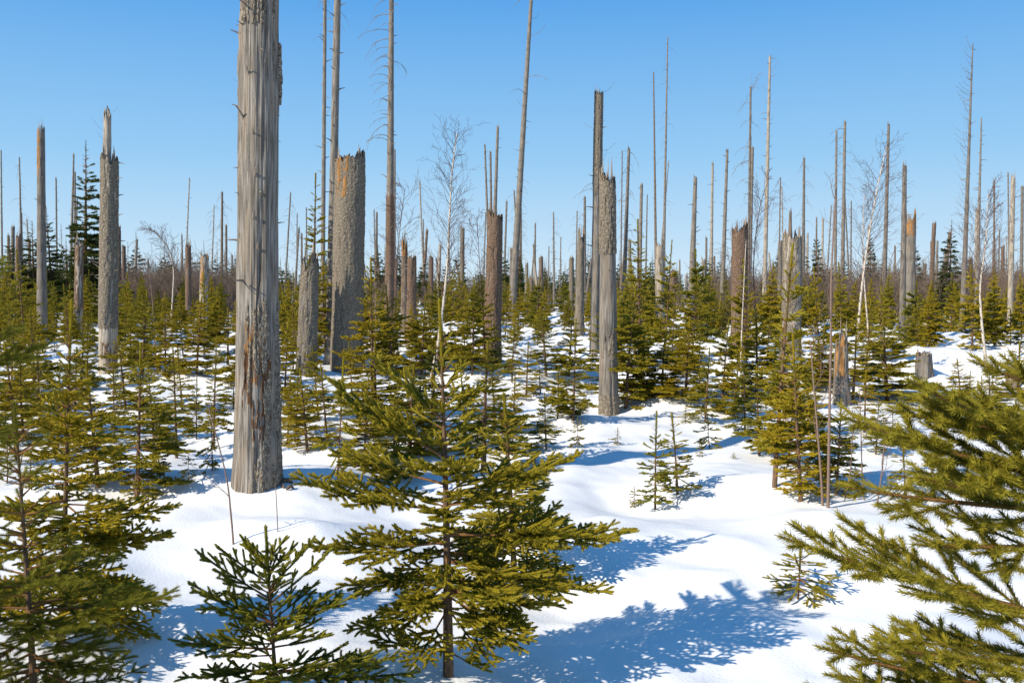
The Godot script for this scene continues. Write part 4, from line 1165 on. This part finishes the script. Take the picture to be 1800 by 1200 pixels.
	var old := [[147, 250, 62, 0, 1.25, "tall dark old spruce with thinning dead top above the far poles"], [95, 362, 75, 1, 1.3, "dark spire-topped old spruce beside the tall one with a dead top"], [62, 388, 70, 0, 1.5, "dark old spruce behind the trunk with a split tip"], [190, 440, 75, 1, 1.6, "low dark old spruce behind the spiked trunk"], [120, 420, 70, 0, 1.6, "wide dark old spruce between two taller ones"], [25, 410, 70, 1, 1.6, "dark old spruce behind the barked poles"],
		[1667, 388, 58, 0, 1.3, "dark old spruce with pointed crown behind the grey stub trunks"], [1442, 398, 70, 1, 0.8, "narrow dark old spruce behind the patchy barked trunk"], [1250, 440, 75, 0, 0.9, "dark old spruce behind the slim stubby poles"], [1532, 395, 66, 1, 0.7, "narrow dark old spruce behind the leaning white birches"], [1615, 412, 64, 0, 0.9, "dark old spruce behind the orange splintered trunk"], [914, 432, 80, 1, 0.7, "thin dark old spruce behind the leaning trunk"], [1145, 440, 80, 0, 0.8, "dark old spruce behind the tallest young one"], [1480, 440, 70, 1, 0.9, "dark old spruce behind the fringed poles"], [1700, 440, 66, 1, 1.0, "dark old spruce behind the bristling leaning trunk"]]
	for o in old:
		var q := at_depth(o[0], 540, o[2])
		q.y = terrain(q.x, q.z)
		var h: float = at_depth(o[0], o[1], o[2]).y - q.y
		var sy: float = h / 11.0
		spruce(T[o[3]], o[5], q, o[0] * 1.3, Vector3(sy * o[4], sy, sy * o[4]), "", "old_spruce", "spruce")

func birches() -> void:
	for k in 3:
		var bp := ground_at([503, 497, 510][k], [850, 858, 862][k])
		var bg := Geo.new()
		bg.tube(PackedVector3Array([Vector3(-0.05, 0.0, 0), Vector3(-0.02, 0.03, 0.01), Vector3(0.03, 0.025, -0.01), Vector3(0.06, 0.0, 0.0)]), PackedFloat32Array([0.008, 0.02, 0.024, 0.006]), 6, true)
		var bm := ArrayMesh.new()
		bg.add_to(bm, M.bark_brown)
		var bo := part(numbered("bark_flake"), bm, self)
		tag(bo, "shed bark flake lying on the snow at the thick grey trunk's foot", "bark", "shed bark flakes")
		bo.position = bp
		bo.rotation.y = k * 2.0
		bo.scale = Vector3.ONE * [1.0, 0.6, 0.8][k]
	birch([[758, 668], [772, 590], [786, 470], [790, 380], [795, 300], [803, 235]], 19.0, 8.5, 1.6, "slim white birch with wide bare crown beside the barked trunk and poles", {"seed": 301, "from": 0.36, "n": 50, "len": 1.0, "r": 0.007, "rmin": 0.0022, "order": 2, "per": 1, "up": 1.0})
	birch([[1507, 600], [1515, 510], [1527, 420], [1545, 320], [1560, 255]], 30.0, 6.5, 1.4, "leaning white birch with hazy crown behind the jagged stump", {"seed": 302, "from": 0.45, "n": 30, "len": 1.5, "r": 0.010, "rmin": 0.003, "order": 2, "per": 1, "up": 1.2})
	birch([[1527, 585], [1521, 510], [1517, 440], [1520, 340]], 32.0, 4.5, 1.0, "thin white birch crossing the leaning one", {"seed": 303, "from": 0.5, "n": 18, "len": 1.2, "r": 0.008, "rmin": 0.003, "order": 2, "per": 1, "up": 1.2})
	birch([[1734, 640], [1726, 560], [1724, 500], [1733, 430], [1738, 340]], 24.0, 7.0, 1.2, "white birch with a fan of fine twigs by the low brown stump", {"seed": 304, "from": 0.42, "n": 34, "len": 1.1, "r": 0.008, "rmin": 0.0035, "order": 2, "per": 1, "up": 1.0})
	birch([[300, 570], [303, 520], [304, 470], [292, 430], [262, 400]], 42.0, 4.2, 1.2, "birch bent over to one side above the brown thicket", {"seed": 305, "from": 0.5, "n": 26, "len": 1.3, "r": 0.010, "rmin": 0.005, "order": 2, "per": 1, "up": 0.2})
	birch([[690, 640], [694, 540], [700, 430], [712, 330]], 26.0, 2.6, 1.0, "thin brown birch sapling around the tallest fringed trunk", {"seed": 306, "from": 0.3, "n": 26, "len": 1.1, "r": 0.007, "rmin": 0.0035, "order": 2, "per": 1, "up": 1.0}, "bare_sapling", "sapling", M.birch_twig)
	birch([[1302, 730], [1303, 620], [1308, 500], [1312, 420]], 14.6, 5.0, 1.2, "slim pale birch stem before the reddish barked trunk", {"seed": 307, "from": 0.45, "n": 14, "len": 0.6, "r": 0.005, "rmin": 0.002, "order": 1, "per": 1, "up": 1.0}, "birch_tree", "birch")
	birch([[1330, 560], [1325, 470], [1335, 370], [1350, 320]], 30.0, 3.0, 1.0, "bare brown sapling behind the reddish barked trunk", {"seed": 308, "from": 0.2, "n": 22, "len": 1.4, "r": 0.008, "rmin": 0.004, "order": 2, "per": 1, "up": 1.0}, "bare_sapling", "sapling", M.birch_twig)
	birch([[850, 600], [845, 500], [838, 380]], 26.0, 2.4, 0.9, "bare brown sapling next to the slim white birch", {"seed": 309, "from": 0.25, "n": 20, "len": 1.0, "r": 0.007, "rmin": 0.0035, "order": 2, "per": 1, "up": 1.0}, "bare_sapling", "sapling", M.birch_twig)
	# thin bare stems standing in the snow
	var whips := [[[[1456, 893], [1458, 760], [1461, 600], [1462, 480], [1470, 330]], 7.0, 2.2, "tallest of the bare brown stems in front of the jagged stump", 6, 0.25], [[[1447, 890], [1441, 800], [1432, 690], [1425, 600]], 6.0, 2.2, "forked bare brown stem leaning away from the tallest one", 4, 0.3], [[[1520, 880], [1516, 830], [1514, 760], [1512, 690]], 3.6, 1.2, "thin upright bare twig beyond the tallest bare stem", 2, 0.2], [[[1543, 884], [1552, 820], [1556, 740]], 4.0, 1.4, "slanting bare stem beside the skirted small spruce", 3, 0.2], [[[1485, 880], [1495, 830], [1500, 740]], 2.6, 1.0, "wispy bare twig among the taller stems", 2, 0.2],
		[[[410, 960], [405, 900], [398, 840], [378, 760], [366, 715]], 5.0, 1.6, "lone bare twig with a side shoot in the sunlit snow before the thick trunk", 2, 0.16], [[[488, 935], [486, 890], [484, 855]], 2.4, 1.4, "short thin twig in the snow above the small dark spruce", 0, 0.1], [[[272, 640], [270, 560], [262, 480]], 3.0, 1.2, "bare pale sapling beside the barked spiked trunk", 5, 0.5], [[[58, 720], [72, 700], [66, 660]], 5.0, 3.0, "short crooked pale birch stem among the olive spruces", 2, 0.3], [[[655, 660], [660, 560], [658, 460]], 2.4, 1.0, "bare wisp of a sapling by the wide barked trunk", 5, 0.6]]
	for k in whips.size():
		var w: Array = whips[k]
		var p := ground_at(w[0][0][0], w[0][0][1])
		birch(w[0], -p.z, w[1], w[2], w[3], {"seed": 330 + k, "from": 0.35, "n": w[4], "len": w[5] * 2.0, "r": 0.004, "rmin": 0.0018, "order": 1, "per": 1, "up": 0.8, "mat": M.whip, "rise": 1.2}, "bare_sapling", "sapling", M.birch if k == 8 else M.whip)

func far_wood() -> void:
	# brown leafless thicket on the rise behind
	var shrubs := []
	for k in 3:
		rng.seed = 400 + k
		var g := Geo.new()
		for s in 9:
			var a := rng.randf() * TAU
			twigs(g, Vector3(cos(a), 0, sin(a)) * rng.randf() * 0.5, Vector3(cos(a) * 0.3, 1, sin(a) * 0.3).normalized(), rng.randf_range(2.2, 3.4), 0.022, 0, {"order": 2, "per": 1, "up": 1.0, "rmin": 0.009})
		var m := ArrayMesh.new()
		g.add_to(m, M.thicket)
		shrubs.append(m)
	for k in 3:
		rng.seed = 420 + k
		var xf := []
		for n in 140:
			var d := rng.randf_range(52, 105)
			var px: float
			var big := 1.0
			if rng.randf() < 0.42:
				px = rng.randf_range(195, 440) if rng.randf() < 0.85 else rng.randf_range(-60, 195)
				d = rng.randf_range(66, 110)
				big = 0.85
			elif rng.randf() < 0.8:
				px = rng.randf_range(1260, 1880)
				big = 0.8
			else:
				px = rng.randf_range(440, 1260)
				big = 0.6
			var q := at_depth(px, 540, d)
			q.y = terrain(q.x, q.z) - 0.1
			var s := rng.randf_range(0.7, 1.25) * big
			xf.append(Transform3D(Basis(Vector3.UP, rng.randf() * TAU).scaled(Vector3(s * 1.2, s, s * 1.2)), q))
		scatter("bare_thicket", shrubs[k], xf, "brown leafless thicket massed behind the dead trunks")
	# dark wood on the skyline
	rng.seed = 440
	var far := spruce_meshes({"seed": 441, "h": 8.0, "r": 1.6, "lod": "tall", "tint": 3, "low": 0.04, "whorl": 0.06, "leader": 0.06, "top_angle": 30.0, "low_angle": -18.0, "branches": 6, "fill": 0.96, "wood": 3.0, "young": 0.0, "stem": 0.012})
	rng.seed = 442
	var xf2 := []
	for n in 760:
		var d := rng.randf_range(95, 330)
		var q := at_depth(rng.randf_range(-150, 1950), 540, d)
		q.y = terrain(q.x, q.z) - 0.2
		var s := rng.randf_range(0.6, 1.15) * (1.0 + 0.25 * na.get_noise_1d(q.x * 0.3)) * lerpf(0.9, 1.25, smoothstep(180.0, 330.0, d))
		xf2.append(Transform3D(Basis(Vector3.UP, rng.randf() * TAU).scaled(Vector3(s, s, s)), q))
	scatter("far_forest", far.crown, xf2, "dark line of far spruce forest along the horizon")

func scatter(called: String, mesh: Mesh, xf: Array, label: String) -> void:
	var mm := MultiMesh.new()
	mm.transform_format = MultiMesh.TRANSFORM_3D
	mm.mesh = mesh
	mm.instance_count = xf.size()
	for k in xf.size():
		mm.set_instance_transform(k, xf[k])
	var o := MultiMeshInstance3D.new()
	o.multimesh = mm
	o.name = numbered(called)
	add_child(o)
	o.set_meta("kind", "stuff")
	o.set_meta("label", label)
	o.set_meta("category", "woodland")
